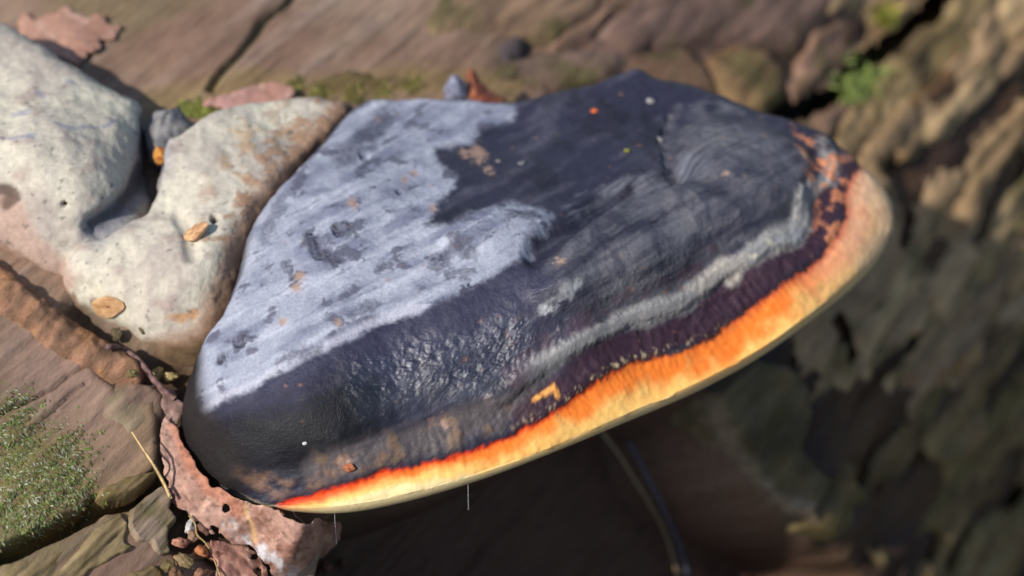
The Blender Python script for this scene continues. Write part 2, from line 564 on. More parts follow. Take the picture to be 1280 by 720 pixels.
# flake ledges along the top of the picture
for k, (poly, th, c0, c1) in enumerate([
    ([(455, 92), (468, 66), (488, 36), (502, 30), (505, 42), (490, 70), (478, 94)], .003, S(166, 146, 120, .85), S(150, 130, 108, .85)),
    ([(600, 92), (620, 76), (690, 62), (760, 58), (800, 80), (760, 108), (690, 112), (620, 108)], .008, S(132, 108, 94, .9), S(112, 94, 78, .9)),
    ([(612, 70), (624, 50), (645, 38), (662, 48), (654, 70), (634, 80)], .010, S(100, 88, 88, .85), S(80, 70, 70, .85)),
    ([(520, 20), (560, -30), (760, -60), (752, 10), (700, 48), (600, 44), (530, 60)], .006, S(150, 122, 98, .85), S(122, 98, 78, .85)),
    ([(375, 100), (430, 84), (520, 88), (590, 96), (575, 118), (480, 124), (380, 122)], .005, S(140, 118, 86, .85), S(112, 92, 60, .85)),
    ([(890, 70), (925, 52), (960, 62), (985, 84), (982, 118), (960, 136), (925, 128), (895, 104)], .012, S(148, 120, 86, .85), S(118, 92, 66, .85)),
    ([(770, 20), (840, -30), (1010, -40), (1060, 10), (1000, 60), (900, 50), (820, 62)], .008, S(118, 94, 84, .9), S(98, 80, 70, .9)),
    ([(780, 60), (860, 56), (890, 84), (900, 112), (850, 120), (770, 90)], .006, S(130, 102, 80, .9), S(110, 86, 70, .9)),
]):
    px_plate('bark_flake', poly, th * .15, .008, .003, cf(c0, c1, S(96, 90, 56, .8), 60, 20 + k), M_bark, res=.0011, seed=30 + k, amp=.002)

# torn pale edge of the bark beside the hollow
def torn_c(a, b, px, py, sd):
    C = cf(S(112, 98, 72, .9), S(92, 82, 54, .9), S(74, 64, 46, .9), 60, 70)(a, b, px, py, sd)
    d, _ = dline(px, py, [(884, 490), (905, 545), (935, 590), (970, 630), (1010, 640), (1060, 668), (1100, 730)])
    return mixc(C, S(150, 132, 112, .9), .7 * sm(20, 6, d + 8 * fbm(v3(a, b) * 120, 2, 72)))
px_plate('bark_plate', [(882, 486), (940, 440), (1000, 455), (1020, 520), (1005, 560), (1040, 596), (1022, 640), (1040, 664), (1010, 660), (985, 650), (950, 612), (915, 560), (892, 520)], .002, .005, .03,
         torn_c, M_bark, res=.0008, seed=50, amp=.004)

# bark plates: cells of a stretched, jittered pattern; each its own piece
px_c = [(s_, w_) for s_ in np.arange(-.3, .85, .095) for w_ in np.arange(-.16, .40, .0145)]
seeds = A_([(s_ + random.uniform(-.042, .042), w_ + random.uniform(-.006, .006)) for s_, w_ in px_c])
spx, spy = project(log_pt(seeds[:, 0], seeds[:, 1]))
zone = sdpoly(spx, spy, BARKZONE)
inrec = sdpoly(spx, spy, RECESS)
TORN = [(870, 470), (1000, 440), (1040, 560), (1080, 660), (1130, 790), (1000, 700), (900, 560)]
intorn = sdpoly(spx, spy, TORN)
ok = (zone > 0) & ~((spx < 1110) & (spy > 610)) & (inrec < -5) & (intorn < 0) & (spx > 640) & (spx < 1480) & (spy > -160) & (spy < 900)
_ = rng
tan_c = [S(186, 158, 118, .9), S(166, 136, 98, .9), S(148, 126, 84, .9), S(142, 118, 92, .9), S(172, 142, 106, .9)]
pur_c = [S(128, 100, 88, .9), S(110, 90, 80, .9), S(146, 114, 92, .9)]
shade_c = [S(128, 112, 76, .9), S(106, 96, 60, .9), S(118, 96, 66, .9), S(138, 118, 82, .9)]  # plates in the bracket's shadow: shade put into darker bark tones
ST = 6.0
GAPS = [[(1165, 395), (1150, 430), (1120, 455), (1095, 500), (1085, 520)], [(1045, 545), (1070, 560), (1090, 590)], [(1120, 660), (1160, 640), (1185, 605), (1165, 575)], [(1060, 400), (1075, 440)], [(1240, 520), (1265, 470), (1290, 440)], [(1085, 640), (1110, 675), (1180, 690)],
        [(1200, 700), (1240, 640), (1290, 620)], [(960, 175), (1010, 135), (1060, 96), (1120, 50), (1190, -10)], [(1130, 235), (1180, 190), (1250, 140), (1300, 100)], [(1120, 210), (1150, 260), (1140, 300)], [(1230, 300), (1260, 230), (1290, 200)], [(1000, 40), (960, 80), (990, 130), (960, 160)]]
CLEAR = [(900, 640), (1040, 672), (1100, 690), (1160, 860), (860, 860)]
CLEAR = np.c_[pix_to_log(A_(CLEAR)[:, 0], A_(CLEAR)[:, 1])[:2]]
GAPS = [np.c_[pix_to_log(A_(g)[:, 0], A_(g)[:, 1])[:2]] for g in GAPS]
for i in np.where(ok)[0]:
    c = seeds[i]
    others = seeds[(np.abs(seeds[:, 0] - c[0]) < .26) & (np.abs(seeds[:, 1] - c[1]) < .09) & (np.arange(len(seeds)) != i)]
    def sdf(a, b, c=c, others=others):
        q = v3(a, b)
        aa = a + .03 * fbm(v3(a * 30, b * 80), 3, 81); bb = b + .010 * fbm(v3(a * 30 + 9, b * 80), 4, 82)
        d1 = np.hypot((aa - c[0]) / ST, bb - c[1])
        best = np.full(a.shape, 1e9)
        for o in others:
            L = math.hypot((o[0] - c[0]) / ST, o[1] - c[1])
            d2 = np.hypot((aa - o[0]) / ST, bb - o[1])
            best = np.minimum(best, (d2 ** 2 - d1 ** 2) / (2 * L))
        best = np.minimum(best - .0004, -sdpoly(a, b, CLEAR))
        ga, gb = a + .006 * fbm(q * 70, 3, 86), b + .006 * fbm(q * 70 + 5, 3, 87)
        for g in GAPS:
            if np.abs(g[:, 0] - c[0]).min() < .2:
                best = np.minimum(best, dline(ga, gb, g)[0] - .0055)
        return best
    side = (spx[i] - 925) * (-205) - (spy[i] - 205) * (305)     # which side of the furrow
    if spx[i] < 1050 and side > 0: pal = pur_c
    elif spy[i] > 420: pal = shade_c
    else: pal = tan_c
    c0, c1 = random.sample(pal, 2)
    k = int(i)
    tilt = (random.uniform(-.08, .08), random.uniform(-.25, .25))
    plate('bark_plate', c[0] - .15, c[0] + .15, c[1] - .024, c[1] + .024, .0014, sdf, random.uniform(-.003, .001), .004, .004,
          cf(c0, c1, random.choice([S(96, 92, 58, .8), S(150, 116, 82, .8), S(78, 62, 46, .8)]), 60, 90 + k), M_bark, amp=.0035, fr=80, seed=100 + k,
          lift=lambda a, b, c=c, t=tilt: (a - c[0]) * t[0] + (b - c[1]) * t[1])

# ------------------------------------------------------------------ rounded bodies fitted to an outline
def body(outline, center, ctrl, wt, wu, tu, root, NU, NT, NR, NB, under_in, fit=8, fit_under=True):
    """outline: (px,py,z of the rim); returns grid V[NU, NV, 3] plus row indices"""
    ol = smooth_closed(outline, NU)
    opx, zr = ol[:, :2], ol[:, 2]
    P = at_z(opx[:, 0], opx[:, 1], zr)[:, :2]
    c3 = at_z(A_(center[0]), A_(center[1]), A_(center[2]))
    c = c3[:2]
    ct = A_(ctrl)
    cp = at_z(ct[:, 0], ct[:, 1], ct[:, 2])
    zt = tps(cp[:, :2], ct[:, 2])
    on = np.roll(opx, -1, 0) - np.roll(opx, 1, 0)
    on = np.c_[on[:, 1], -on[:, 0]]; on /= np.linalg.norm(on, axis=1, keepdims=True)
    if ((opx - opx.mean(0)) * on).sum() < 0: on = -on
    wt_u = smooth_closed(np.c_[A_(outline)[:, :2], np.broadcast_to(A_(wt), (len(outline),))], NU)[:, 2]
    wu_u = smooth_closed(np.c_[A_(outline)[:, :2], np.broadcast_to(A_(wu), (len(outline),))], NU)[:, 2]
    tu_u = smooth_closed(np.c_[A_(outline)[:, :2], np.broadcast_to(A_(tu), (len(outline),))], NU)[:, 2]
    def build(P):
        dirv = c - P; dl = np.linalg.norm(dirv, axis=1, keepdims=True); dirv = dirv / dl
        w1 = np.minimum(wt_u, dl[:, 0] * .8)[:, None]; w2 = np.minimum(wu_u, dl[:, 0] * .6)[:, None]
        t = np.linspace(0, 1, NT)[None]
        d_top = dl + (w1 - dl) * t
        be = np.linspace(0, math.pi / 2, NR + 1)[1:][None]
        d_rim = w1 * (1 - np.sin(be))
        bu = np.linspace(math.pi / 2, 0, NB + 1)[1:][None]
        d_un = w2 * (1 - np.sin(bu))
        t2 = np.linspace(0, 1, under_in + 1)[1:][None]
        d_in = w2 + (dl - w2) * t2
        xy = lambda d: P[:, None] + dirv[:, None] * d[..., None]
        x1 = xy(d_top); x2 = xy(d_rim); x3 = xy(d_un); x4 = xy(d_in)
        z1 = zt(x1)
        z2t = zt(x2)
        zrr = zr[:, None]
        z1 = zrr + (z1 - zrr)
        z2 = zrr + (z2t - zrr) * np.cos(be)
        z3 = zrr - tu_u[:, None] * np.cos(bu)
        rdist = np.hypot(x4[..., 0] - root[0], x4[..., 1] - root[1])
        z4 = zrr - tu_u[:, None] - root[3] * sm(root[2], root[2] * .25, rdist) * sm(0, .5, t2)
        tc = (zr - tu_u).mean() - root[3] * sm(root[2], root[2] * .25, np.hypot(c[0] - root[0], c[1] - root[1]))
        z4 = z4 + (tc - z4) * sm(.55, 1.0, t2)
        V = np.concatenate([np.dstack([x1, z1]), np.dstack([x2, z2]), np.dstack([x3, z3]), np.dstack([x4, z4])], 1)
        V[..., 2] += ORG[2]
        return V
    for it in range(fit):
        V = build(P)
        px, py = project(V)
        proj = (px - opx[:, :1]) * on[:, :1] + (py - opx[:, 1:]) * on[:, 1:]
        ex = proj[:, NT // 2:(NT + NR + NB if fit_under else NT + NR)].max(1)
        kk = 9 if NU < 500 else 41
        k = np.ones(kk) / kk
        ex = np.clip(np.convolve(np.r_[ex[-(kk // 2):], ex, ex[:kk // 2]], k, 'valid'), -30, 30)
        q0 = at_z(opx[:, 0], opx[:, 1], zr)[:, :2]
        q1 = at_z(opx[:, 0] - on[:, 0] * ex * .6, opx[:, 1] - on[:, 1] * ex * .6, zr)[:, :2]
        P = P + (q1 - q0)
    ks = 5 if NU < 500 else 25
    P = np.stack([np.convolve(np.r_[P[-(ks // 2):, i], P[:, i], P[:ks // 2, i]], np.ones(ks) / ks, 'valid') for i in (0, 1)], -1)
    V = build(P)
    return V, (NT, NT + NR, NT + NR + NB), zt

# ------------------------------------------------------------------ the bracket fungus
Zf = -.030
OUTL = [(222, 530, Zf), (234, 572, Zf), (268, 606, Zf), (308, 628, Zf - .001), (345, 637, Zf - .001), (420, 642, Zf), (500, 629, Zf), (600, 600, Zf + .001), (700, 562, Zf + .002), (800, 520, Zf + .003),
        (870, 490, Zf + .004), (950, 446, Zf + .004), (1020, 396, Zf + .005), (1080, 345, Zf + .006), (1106, 310, Zf + .006), (1119, 275, Zf + .007), (1112, 243, Zf + .008), (1087, 215, Zf + .008), (1060, 190, Zf + .009),
        (1018, 164, Zf + .010), (960, 143, Zf + .011), (900, 119, Zf + .012), (850, 104, Zf + .013), (822, 94, Zf + .013), (800, 90, Zf + .013), (774, 92, Zf + .013), (748, 106, Zf + .013), (690, 117, Zf + .012), (640, 131, Zf + .011),
        (570, 124, Zf + .011), (500, 127, Zf + .011), (440, 141, Zf + .018), (395, 190, Zf + .024), (345, 245, Zf + .026), (312, 295, Zf + .024), (285, 375, Zf + .018), (255, 440, Zf + .011), (232, 490, Zf + .004)]
CTRL = [(330, 320, .007), (300, 420, -.001), (260, 500, -.011), (250, 550, -.019), (300, 600, -.024), (330, 520, -.009), (380, 430, .003), (440, 260, .012), (470, 160, .008), (570, 150, .006),
        (480, 400, .004), (510, 436, -.001), (620, 425, -.002), (400, 500, -.005), (420, 560, -.015), (420, 600, -.023), (560, 330, .009), (560, 400, .003), (540, 470, -.006), (540, 530, -.016), (560, 570, -.022),
        (640, 290, .010), (690, 380, .004), (660, 450, -.007), (680, 500, -.016), (700, 190, .007), (780, 110, .008), (840, 160, .003), (760, 260, .006), (860, 260, .005), (800, 330, .003),
        (800, 400, -.009), (800, 440, -.016), (920, 330, -.008), (900, 390, -.017), (940, 180, .003), (960, 250, .001), (1010, 300, -.011), (1040, 240, -.007), (1060, 300, -.014), (640, 160, .004), (1000, 190, -.001), (880, 130, .004)]
n_o = len(OUTL)
wtv = [.007 if i > 29 else .012 if i < 6 else .016 if i < 12 else .020 if i < 18 else .014 if i < 23 else .010 for i in range(n_o)]
wuv = [.008 if i < 5 else .010 if i < 20 else .01 for i in range(n_o)]
tuv = [.025 if i > 29 else .004 if i < 5 else .007 if i < 9 else .009 if i < 13 else .010 if i < 18 else .010 for i in range(n_o)]
rootp = at_z(A_(430.), A_(300.), A_(-.03))
V, (r0, r1, r2), ZT = body(OUTL, (650, 335, 0.0), CTRL, wtv, wuv, tuv, (rootp[0], rootp[1], .11, .05), 1000, 250, 56, 26, 26)
NU, NV = V.shape[:2]
nrm = gridnormals(V, True)
if nrm[:, 100, 2].mean() < 0: nrm = -nrm
PX, PY = project(V)
vidx = np.broadcast_to(np.arange(NV)[None], (NU, NV))
topm = (vidx < r1 - 2).astype(float)
q = V.copy()
n_a = fbm(q * 55, 4, 200); n_b = fbm(q * 170, 4, 210); n_c = fbm(q * 420, 3, 220); n_d = fbm(q * 900, 2, 230)
wx = PX + 16 * fbm(q * 90, 3, 240) + 5 * n_c; wy = PY + 16 * fbm(q * 90 + 4, 3, 250) + 5 * n_c
tx = PX + 5 * n_b + 3 * n_c; ty = PY + 5 * fbm(q * 170 + 3, 3, 255) + 3 * n_d

BAND = [(620, 500), (690, 446), (730, 424), (775, 402), (815, 388), (850, 378), (885, 352), (905, 335), (935, 322), (960, 302), (992, 294), (1004, 276), (1000, 250), (1030, 226), (1040, 205), (1032, 180)]
EDGE = [(330, 640), (350, 630), (400, 614), (440, 603), (475, 590), (520, 580), (560, 572), (610, 556), (650, 538), (690, 516), (720, 496), (760, 468), (800, 450), (850, 440), (880, 428), (905, 412), (930, 392), (955, 372), (980, 352), (1005, 338), (1030, 316), (1048, 292), (1058, 268), (1056, 240), (1066, 215), (1075, 200)]
CREST = [(225, 540), (260, 512), (300, 492), (360, 464), (420, 432), (470, 410), (530, 388), (590, 358), (640, 330), (668, 305), (700, 285), (740, 262), (790, 240), (845, 216)]

def below_edge(x, y):
    """distance (pixels) past the crust edge towards the underside, positive on the coloured margin"""
    d, al = dline(x, y, EDGE)
    poly = EDGE + [(1300, 180), (1300, 900), (300, 900)]
    return np.where(sdpoly(x, y, poly) > 0, d, -d), al

be, bal = below_edge(PX, PY)
ragged = be + 7 * n_b + 5 * n_c + 3 * n_d
dB, alB = dline(tx, ty, BAND)

# relief
hgt = .0011 * n_a + .0004 * n_b * (1 - .6 * sm(0, 15, be)) + .00016 * n_c
rimdist = np.hypot(PX - 640, PY - 330)
gw = fbm(v3(be / 14 + 2.2 * n_a, bal * 9), 3, 260)                     # growth rings parallel to the rim
hgt = hgt + .0004 * gw * sm(110, 30, -be) * (be < 20)
streak = fbm(v3((PX * .5 + PY + 5 * n_b) / 18, (PX - PY * .5) / 110), 3, 262)
streak2 = fbm(v3((PX * .55 + PY + 3 * n_b) / 5, (PX - PY * .55) / 70), 3, 263)
hgt = hgt + .00016 * streak
hgt = hgt + .0013 * sm(16, 4, dB)                                      # raised pale ring
dG, _ = dline(PX + 2 * n_b, PY + 4 * n_b, [(668, 316), (690, 300), (725, 276), (765, 250), (800, 236), (850, 216)])
hgt = hgt - .0034 * sm(22, 2, dG)
dG2, _ = dline(PX + 4 * n_b, PY + 4 * n_b, [(838, 150), (828, 178), (836, 205), (846, 220)])
hgt = hgt - .0012 * sm(11, 2, dG2 + 6 * n_c)
lobe = sdpoly(PX + 5 * n_b, PY, [(690, 298), (725, 274), (765, 250), (800, 238), (850, 222), (900, 230), (960, 260), (1000, 300), (960, 350), (860, 400), (740, 420), (660, 370)])
hgt = hgt + .0046 * sm(-2, 30, lobe) * sm(4, 75, dB)
lobe2 = sdpoly(PX, PY, [(838, 150), (880, 128), (960, 150), (1020, 180), (1035, 220), (1000, 270), (930, 270), (870, 230), (845, 212), (832, 180)])
hgt = hgt + .0036 * sm(-2, 34, lobe2)
swirl = sdpoly(PX + 4 * n_b, PY + 4 * n_b, [(540, 300), (580, 270), (620, 253), (665, 254), (695, 268), (690, 290), (660, 315), (620, 330), (560, 330)])
hgt = hgt + .0028 * sm(-2, 26, swirl)
# lower tier: the crust steps down below the pale ring
hgt = hgt - .0008 * sm(0, 26, be + 66 + 10 * n_a) * sm(30, 0, be)
# lip of the black crust standing over the margin
hgt = hgt + .0009 * sm(6, -6, ragged) * sm(-40, -6, ragged)
# fine transverse wrinkles of the crust edge
hgt = hgt + .00045 * fbm(v3(bal * 150, be / 30), 2, 270) * sm(60, 5, np.abs(be + 12))
# vertical puckers in the cream margin
hgt = hgt + .00032 * fbm(v3(bal * 75 + .4 * n_b, be / 70), 3, 275) * sm(10, 40, be)
# lumpy shiny front
shine_m = sm(60, 10, dline(wx, wy, [(470, 478), (540, 456), (600, 455), (650, 422), (690, 405)])[0]) * sm(-.5, 0, n_a + .6 * n_b)
hgt = hgt + shine_m * (.0006 * fbm(q * 330, 3, 280) + .00016 * n_d + .00022 * fbm(q * 1300, 2, 281))
# pits
for (ax_, ay_, rr) in [(300, 428, 9), (277, 450, 7), (402, 312, 18), (424, 288, 10), (500, 240, 6), (456, 195, 9), (845, 218, 6), (590, 355, 5)]:
    hgt = hgt - .0009 * sm(rr, rr * .6, np.hypot(tx - ax_, (ty - ay_) * 1.3))
dF, _ = dline(wx, wy, [(250, 570), (310, 540), (370, 520)])
hgt = hgt * topm * (1 - .65 * sm(90, 20, dF))
V2 = V + nrm * hgt[..., None]
nrm2 = gridnormals(V2, True)
if nrm2[:, 100, 2].mean() < 0: nrm2 = -nrm2

# colours
C = np.zeros((NU, NV, 3)) + S(50, 50, 66, .9)
C = mixc(C, S(78, 78, 92, .9), sm(-.1, .45, streak + .5 * n_a))
C = mixc(C, S(34, 33, 44, .9), .8 * sm(.0, .4, n_a - .3 * n_b))
C = mixc(C, S(118, 118, 124, .9), .85 * sm(-10, 60, lobe + 30 * n_a) * sm(-.6, .5, streak + .5 * streak2 + .5 * n_a))
C = mixc(C, S(134, 134, 138, .9), .85 * sm(-10, 60, lobe2 + 30 * n_a) * sm(-.6, .5, .6 * n_b + .5 * streak2 + .5 * n_a))
C = mixc(C, S(52, 52, 68, .9), .6 * sm(.05, .3, n_b + .4 * n_a) * (PX > 700))
C = mixc(C, S(120, 122, 132, .9), .8 * sm(18, 1, dline(wx, wy, [(715, 262), (740, 246), (790, 232), (850, 212), (880, 214)])[0]) * sm(-.3, .3, streak2 + .5 * n_b))  # lit ridge of the fold painted as a pale streak
C = mixc(C, S(126, 126, 132, .9), .5 * sm(12, 1, dline(wx, wy, [(832, 190), (830, 165), (860, 142), (920, 136)])[0]) * sm(-.3, .3, n_b))
R = np.full((NU, NV), .42) + .15 * n_a
# very dark front left
d, _ = dline(wx, wy, [(250, 580), (310, 560), (380, 545), (440, 510)])
C = mixc(C, S(58, 58, 80, .9), .7 * sm(60, 10, dline(wx, wy, [(290, 510), (380, 475), (470, 435), (560, 405), (640, 370)])[0]))  # bluish tint painted in place of sky reflected by the crust
C = mixc(C, S(24, 24, 27, .9), .9 * sm(80, 15, d))
R = R - .10 * sm(80, 15, d)
# grey-brown tier above the crust edge
d, _ = dline(wx, wy, [(400, 585), (470, 566), (540, 545), (600, 520), (660, 500)])
C = mixc(C, S(96, 88, 88, .9), .85 * sm(34, 10, d))
C = mixc(C, S(128, 104, 82, .9), .75 * sm(34, 10, d) * sm(.1, .35, n_b))
d, _ = dline(wx, wy, [(290, 590), (350, 615), (400, 600), (430, 578), (470, 575)])
C = mixc(C, S(132, 100, 80, .9), .7 * sm(16, 4, d) * sm(-.2, .2, n_b))
# purple band between ring and margin
d, _ = dline(wx, wy, [(660, 520), (740, 460), (820, 425), (880, 400), (930, 360), (985, 325), (1020, 290), (1035, 255), (1050, 215)])
C = mixc(C, S(64, 42, 54, .9), .9 * sm(34, 10, d))
d, _ = dline(wx, wy, [(640, 470), (690, 425), (760, 390), (840, 355), (900, 320)])
C = mixc(C, S(84, 62, 72, .9), .7 * sm(22, 5, d) * sm(-.3, .2, n_b))
# pale growth ring
ringw = 15 + 5 * np.sin(alB * 19) + 9 * n_a
m_ring = sm(ringw + 3, ringw * .45, dB) * sm(.05, .18, alB) * sm(-.55, -.1, n_b + .2)
C = mixc(C, S(158, 156, 154, .9), .82 * m_ring)
C = mixc(C, S(196, 190, 172, .95), .8 * m_ring * sm(.1, .4, n_c + .4 * n_b) * sm(.4, .6, alB))
d, _ = dline(tx, ty, [(870, 360), (900, 332), (925, 328), (915, 350)])
C = mixc(C, S(176, 168, 158, .95), .7 * sm(14, 4, d))
for (ax_, ay_, rr) in [(990, 296, 16), (1008, 284, 12), (970, 302, 12), (1040, 220, 14), (1045, 190, 14), (700, 370, 18), (712, 356, 14), (683, 384, 14)]:
    C = mixc(C, S(172, 173, 174, .95), .7 * sm(rr, rr * .1, np.hypot(wx - ax_, wy - ay_) + 8 * n_c + 5 * n_d))
R = R + .25 * m_ring
# chalky blue-grey bloom over the back and left
GREY = [(420, 100), (440, 138), (500, 110), (580, 105), (645, 135), (640, 152), (600, 160), (592, 180), (545, 186), (548, 200), (572, 222), (560, 245), (532, 280), (565, 283), (600, 262), (640, 250), (676, 258), (694, 268), (690, 284), (664, 300), (668, 312), (640, 330),
        (600, 356), (560, 372), (520, 392), (470, 408), (424, 430), (390, 446), (352, 466), (310, 488), (275, 505), (240, 528), (200, 560), (150, 500), (280, 250)]
gx = PX + 7 * n_b + 5 * n_c; gy = PY + 7 * fbm(q * 170 + 3, 3, 255) + 3 * n_d
sg = sdpoly(gx, gy, GREY)
mg = sm(-5, 7, sg + 8 * n_a) * topm
bloomc = mixc(np.zeros((NU, NV, 3)) + S(156, 160, 175, .92), S(124, 128, 147, .92), sm(-.15, .4, streak * .8 + n_a))
bloomc = mixc(bloomc, S(180, 183, 196, .92), .8 * sm(.0, .45, -streak + .5 * n_b))
bloomc = mixc(bloomc, S(112, 115, 134, .92), .42 * sm(.05, .45, streak2 + .3 * n_b))
bloomc = mixc(bloomc, S(92, 92, 108, .9), .85 * sm(.2, .4, n_b + .35 * n_a + .3 * streak + .25 * streak2 + .2 * n_d))
C = mixc(C, bloomc, mg)
R = R + (.72 - R) * mg
C = mixc(C, S(190, 190, 202, .92), .6 * mg * sm(10, 2, np.abs(sg - 5)) * (PY > 380))
# darker windows in the bloom
for (pts, rr, kk) in [([(388, 296), (402, 316), (420, 328)], 14, 1), ([(420, 286), (446, 290)], 9, .9), ([(296, 434), (308, 422)], 8, 1), ([(274, 452), (280, 448)], 7, 1), ([(430, 195), (460, 170), (480, 150)], 20, .75), ([(450, 215), (466, 200)], 9, .8),
                      ([(545, 330), (570, 312), (585, 318)], 13, .75), ([(560, 345), (590, 340)], 8, .7), ([(470, 335), (492, 328)], 7, .7), ([(395, 440), (350, 452)], 8, .6), ([(440, 395), (470, 380)], 9, .6), ([(350, 250), (330, 300)], 12, .55), ([(640, 276), (670, 276)], 12, .7), ([(355, 330), (372, 350)], 9, .7)]:
    d, _ = dline(gx, gy, pts)
    C = mixc(C, S(78, 80, 94, .9), kk * sm(rr, rr * .35, d + 9 * n_c + 6 * n_d + 5 * n_b) * (.72 + .5 * sm(-.3, .3, n_d)))
# little rust freckles
fre = sm(.42, .55, fbm(q * 330 + 31, 2, 290)) * sm(-.1, .3, fbm(q * 40, 2, 291))
C = mixc(C, S(150, 112, 88, .9), .45 * fre * (be < -20))
for (ax_, ay_, rr) in [(376, 345, 9), (372, 358, 8), (425, 404, 8), (440, 254, 9), (352, 400, 5), (505, 225, 8), (515, 215, 6), (695, 335, 8), (692, 330, 5), (540, 260, 5), (597, 190, 14), (610, 210, 9), (580, 190, 9), (1000, 200, 6), (905, 225, 5), (430, 578, 12), (555, 530, 7)]:
    C = mixc(C, S(172, 142, 124, .9), .75 * sm(rr, rr * .2, np.hypot(tx - ax_, ty - ay_) + 7 * n_c + 5 * n_d))
# glossy lacquer
R = R - .21 * shine_m * (1 - mg)
R = np.clip(R, .2, .9)
GL = .20 - .12 * sm(80, 20, dF) + 1.0 * shine_m * (1 - mg) + .10 * sm(-.1, .4, n_a) - .05 * mg

# the margin: red line, orange, cream
mm = sm(-2, 4, ragged)
u_or = 16 + 34 * sm(.15, .6, bal) - 10 * sm(.85, 1, bal)                 # how wide the orange is, in pixels
orange = np.zeros((NU, NV, 3)) + S(246, 130, 44, .92)
orange = mixc(orange, S(238, 92, 30, .92), sm(.25, .05, bal))
orange = mixc(orange, S(236, 146, 96, .92), sm(.78, .9, bal))
marg = mixc(orange, S(250, 196, 110, .92), sm(.35, .95, be / u_or + .5 * n_b + .35 * n_a))
marg = mixc(marg, S(246, 222, 164, .92), sm(.95, 1.5, be / u_or + .45 * n_b))
marg = mixc(marg, S(232, 196, 160, .92), .6 * sm(.75, .95, bal))
marg = mixc(marg, S(220, 46, 20, .92), .9 * sm(10, 1, be + 4 * n_c) * sm(.75, .3, bal))
marg = mixc(marg, S(212, 90, 60, .92), .8 * sm(13, 2, be + 4 * n_c) * sm(.6, .8, bal))
marg = mixc(marg, S(206, 150, 84, .92), .35 * sm(.25, .5, n_b))
marg = mixc(marg, S(90, 60, 36, .9), .8 * sm(.56, .66, fbm(q * 520, 2, 300)))
C = mixc(C, marg, mm)
# cream flecks where the margin breaks through the crust
d, _ = dline(tx, ty, [(x - 1, y - 7) for x, y in EDGE])
fl = sm(6, 2, d) * sm(.05, .25, fbm(v3(bal * 190, be / 9), 2, 305)) * sm(.3, .45, bal) * sm(.72, .6, bal)
C = mixc(C, S(198, 176, 140, .9), .85 * fl)
d, _ = dline(tx, ty, [(668, 500), (680, 492), (692, 484), (696, 494)])
C = mixc(C, S(244, 170, 90, .92), .95 * sm(5, 2, d))
# patchy salmon crust at the right tip
tipm = sm(60, 20, dline(wx, wy, [(1030, 185), (1045, 215), (1075, 245), (1085, 275), (1060, 300)])[0])
C = mixc(C, S(214, 138, 96, .92), .85 * tipm * sm(-.02, .2, n_b + .3 * n_c) * (1 - mm * .5))
C = mixc(C, S(70, 44, 56, .9), .85 * tipm * sm(.08, .3, -n_b) * sm(10, -20, be))
C = mixc(C, S(236, 200, 160, .92), .5 * sm(26, 6, dline(wx, wy, [(1095, 230), (1112, 262), (1108, 300), (1085, 330)])[0]))
R = R + (.55 - R) * mm
under = sm(r1 - 8, r1 + 10, vidx)
C = mixc(C, S(226, 206, 158, .9), under)
# only the front carries the coloured margin; the back stays dark
back = sm(1085, 1040, PX) * sm(225, 190, PY) * sm(r0, r0 + 20, vidx)
C = mixc(C, S(60, 58, 68, .9), back)
left_rim = sm(330, 280, PX) * sm(r0 + 6, r0 + 22, vidx)
C = mixc(C, S(40, 36, 36, .9), left_rim)

F = gridfaces(NU, NV, True)
if nrm2[0, 100] @ (np.cross(V2[1, 100] - V2[0, 100], V2[0, 101] - V2[0, 100])) < 0: F = F[:, ::-1]
isM = (mm > .5) & ~(back > .5) & ~(left_rim > .5) & (vidx < r2 - 4)
isU = (vidx >= r2 - 4)
fm = isM.ravel()[F].sum(1) >= 2
fu = isU.ravel()[F].all(1)
fm &= ~fu
fungus = empty('bracket_fungus', 'glossy blue-black bracket fungus with orange and cream margin, jutting from the log', 'fungus')
def sub(name, fsel, mat, parent):
    Fs = F[fsel]
    used = np.unique(Fs)
    mp = -np.ones(NU * NV, int); mp[used] = np.arange(len(used))
    return make(name, V2.reshape(-1, 3)[used], mp[Fs], C.reshape(-1, 3)[used], mat, parent, rough=R.ravel()[used], normals=nrm2.reshape(-1, 3)[used])
cap = sub('cap', ~fm & ~fu, M_crust, fungus)
_u = np.unique(F[~fm & ~fu])
ga = cap.data.attributes.new('Gloss', 'FLOAT', 'POINT')
ga.data.foreach_set('value', np.clip(GL, 0, 1).ravel()[_u].astype(np.float32))
margin = sub('margin', fm, M_margin, fungus)
margin['label'] = 'orange to cream growing edge'
pores = sub('pore_surface', fu, M_margin, fungus)

dg = bpy.context.evaluated_depsgraph_get()
def bvh(objs):
    Vs, Fs, k = [], [], 0
    for o in objs:
        me = o.data
        co = np.empty(len(me.vertices) * 3); me.vertices.foreach_get('co', co)
        co = co.reshape(-1, 3)
        Vs += co.tolist()
        Fs += [[i + k for i in p.vertices] for p in me.polygons]
        k += len(co)
    return BVHTree.FromPolygons(Vs, Fs)
def hit(tree, px, py):
    d = Vector(ray(A_(float(px)), A_(float(py)))).normalized()
    loc, nr, _, _ = tree.ray_cast(Vector(CAM), d)
    if loc is None: return None, None
    if nr.dot(d) > 0: nr = -nr
    return np.array(loc), np.array(nr)

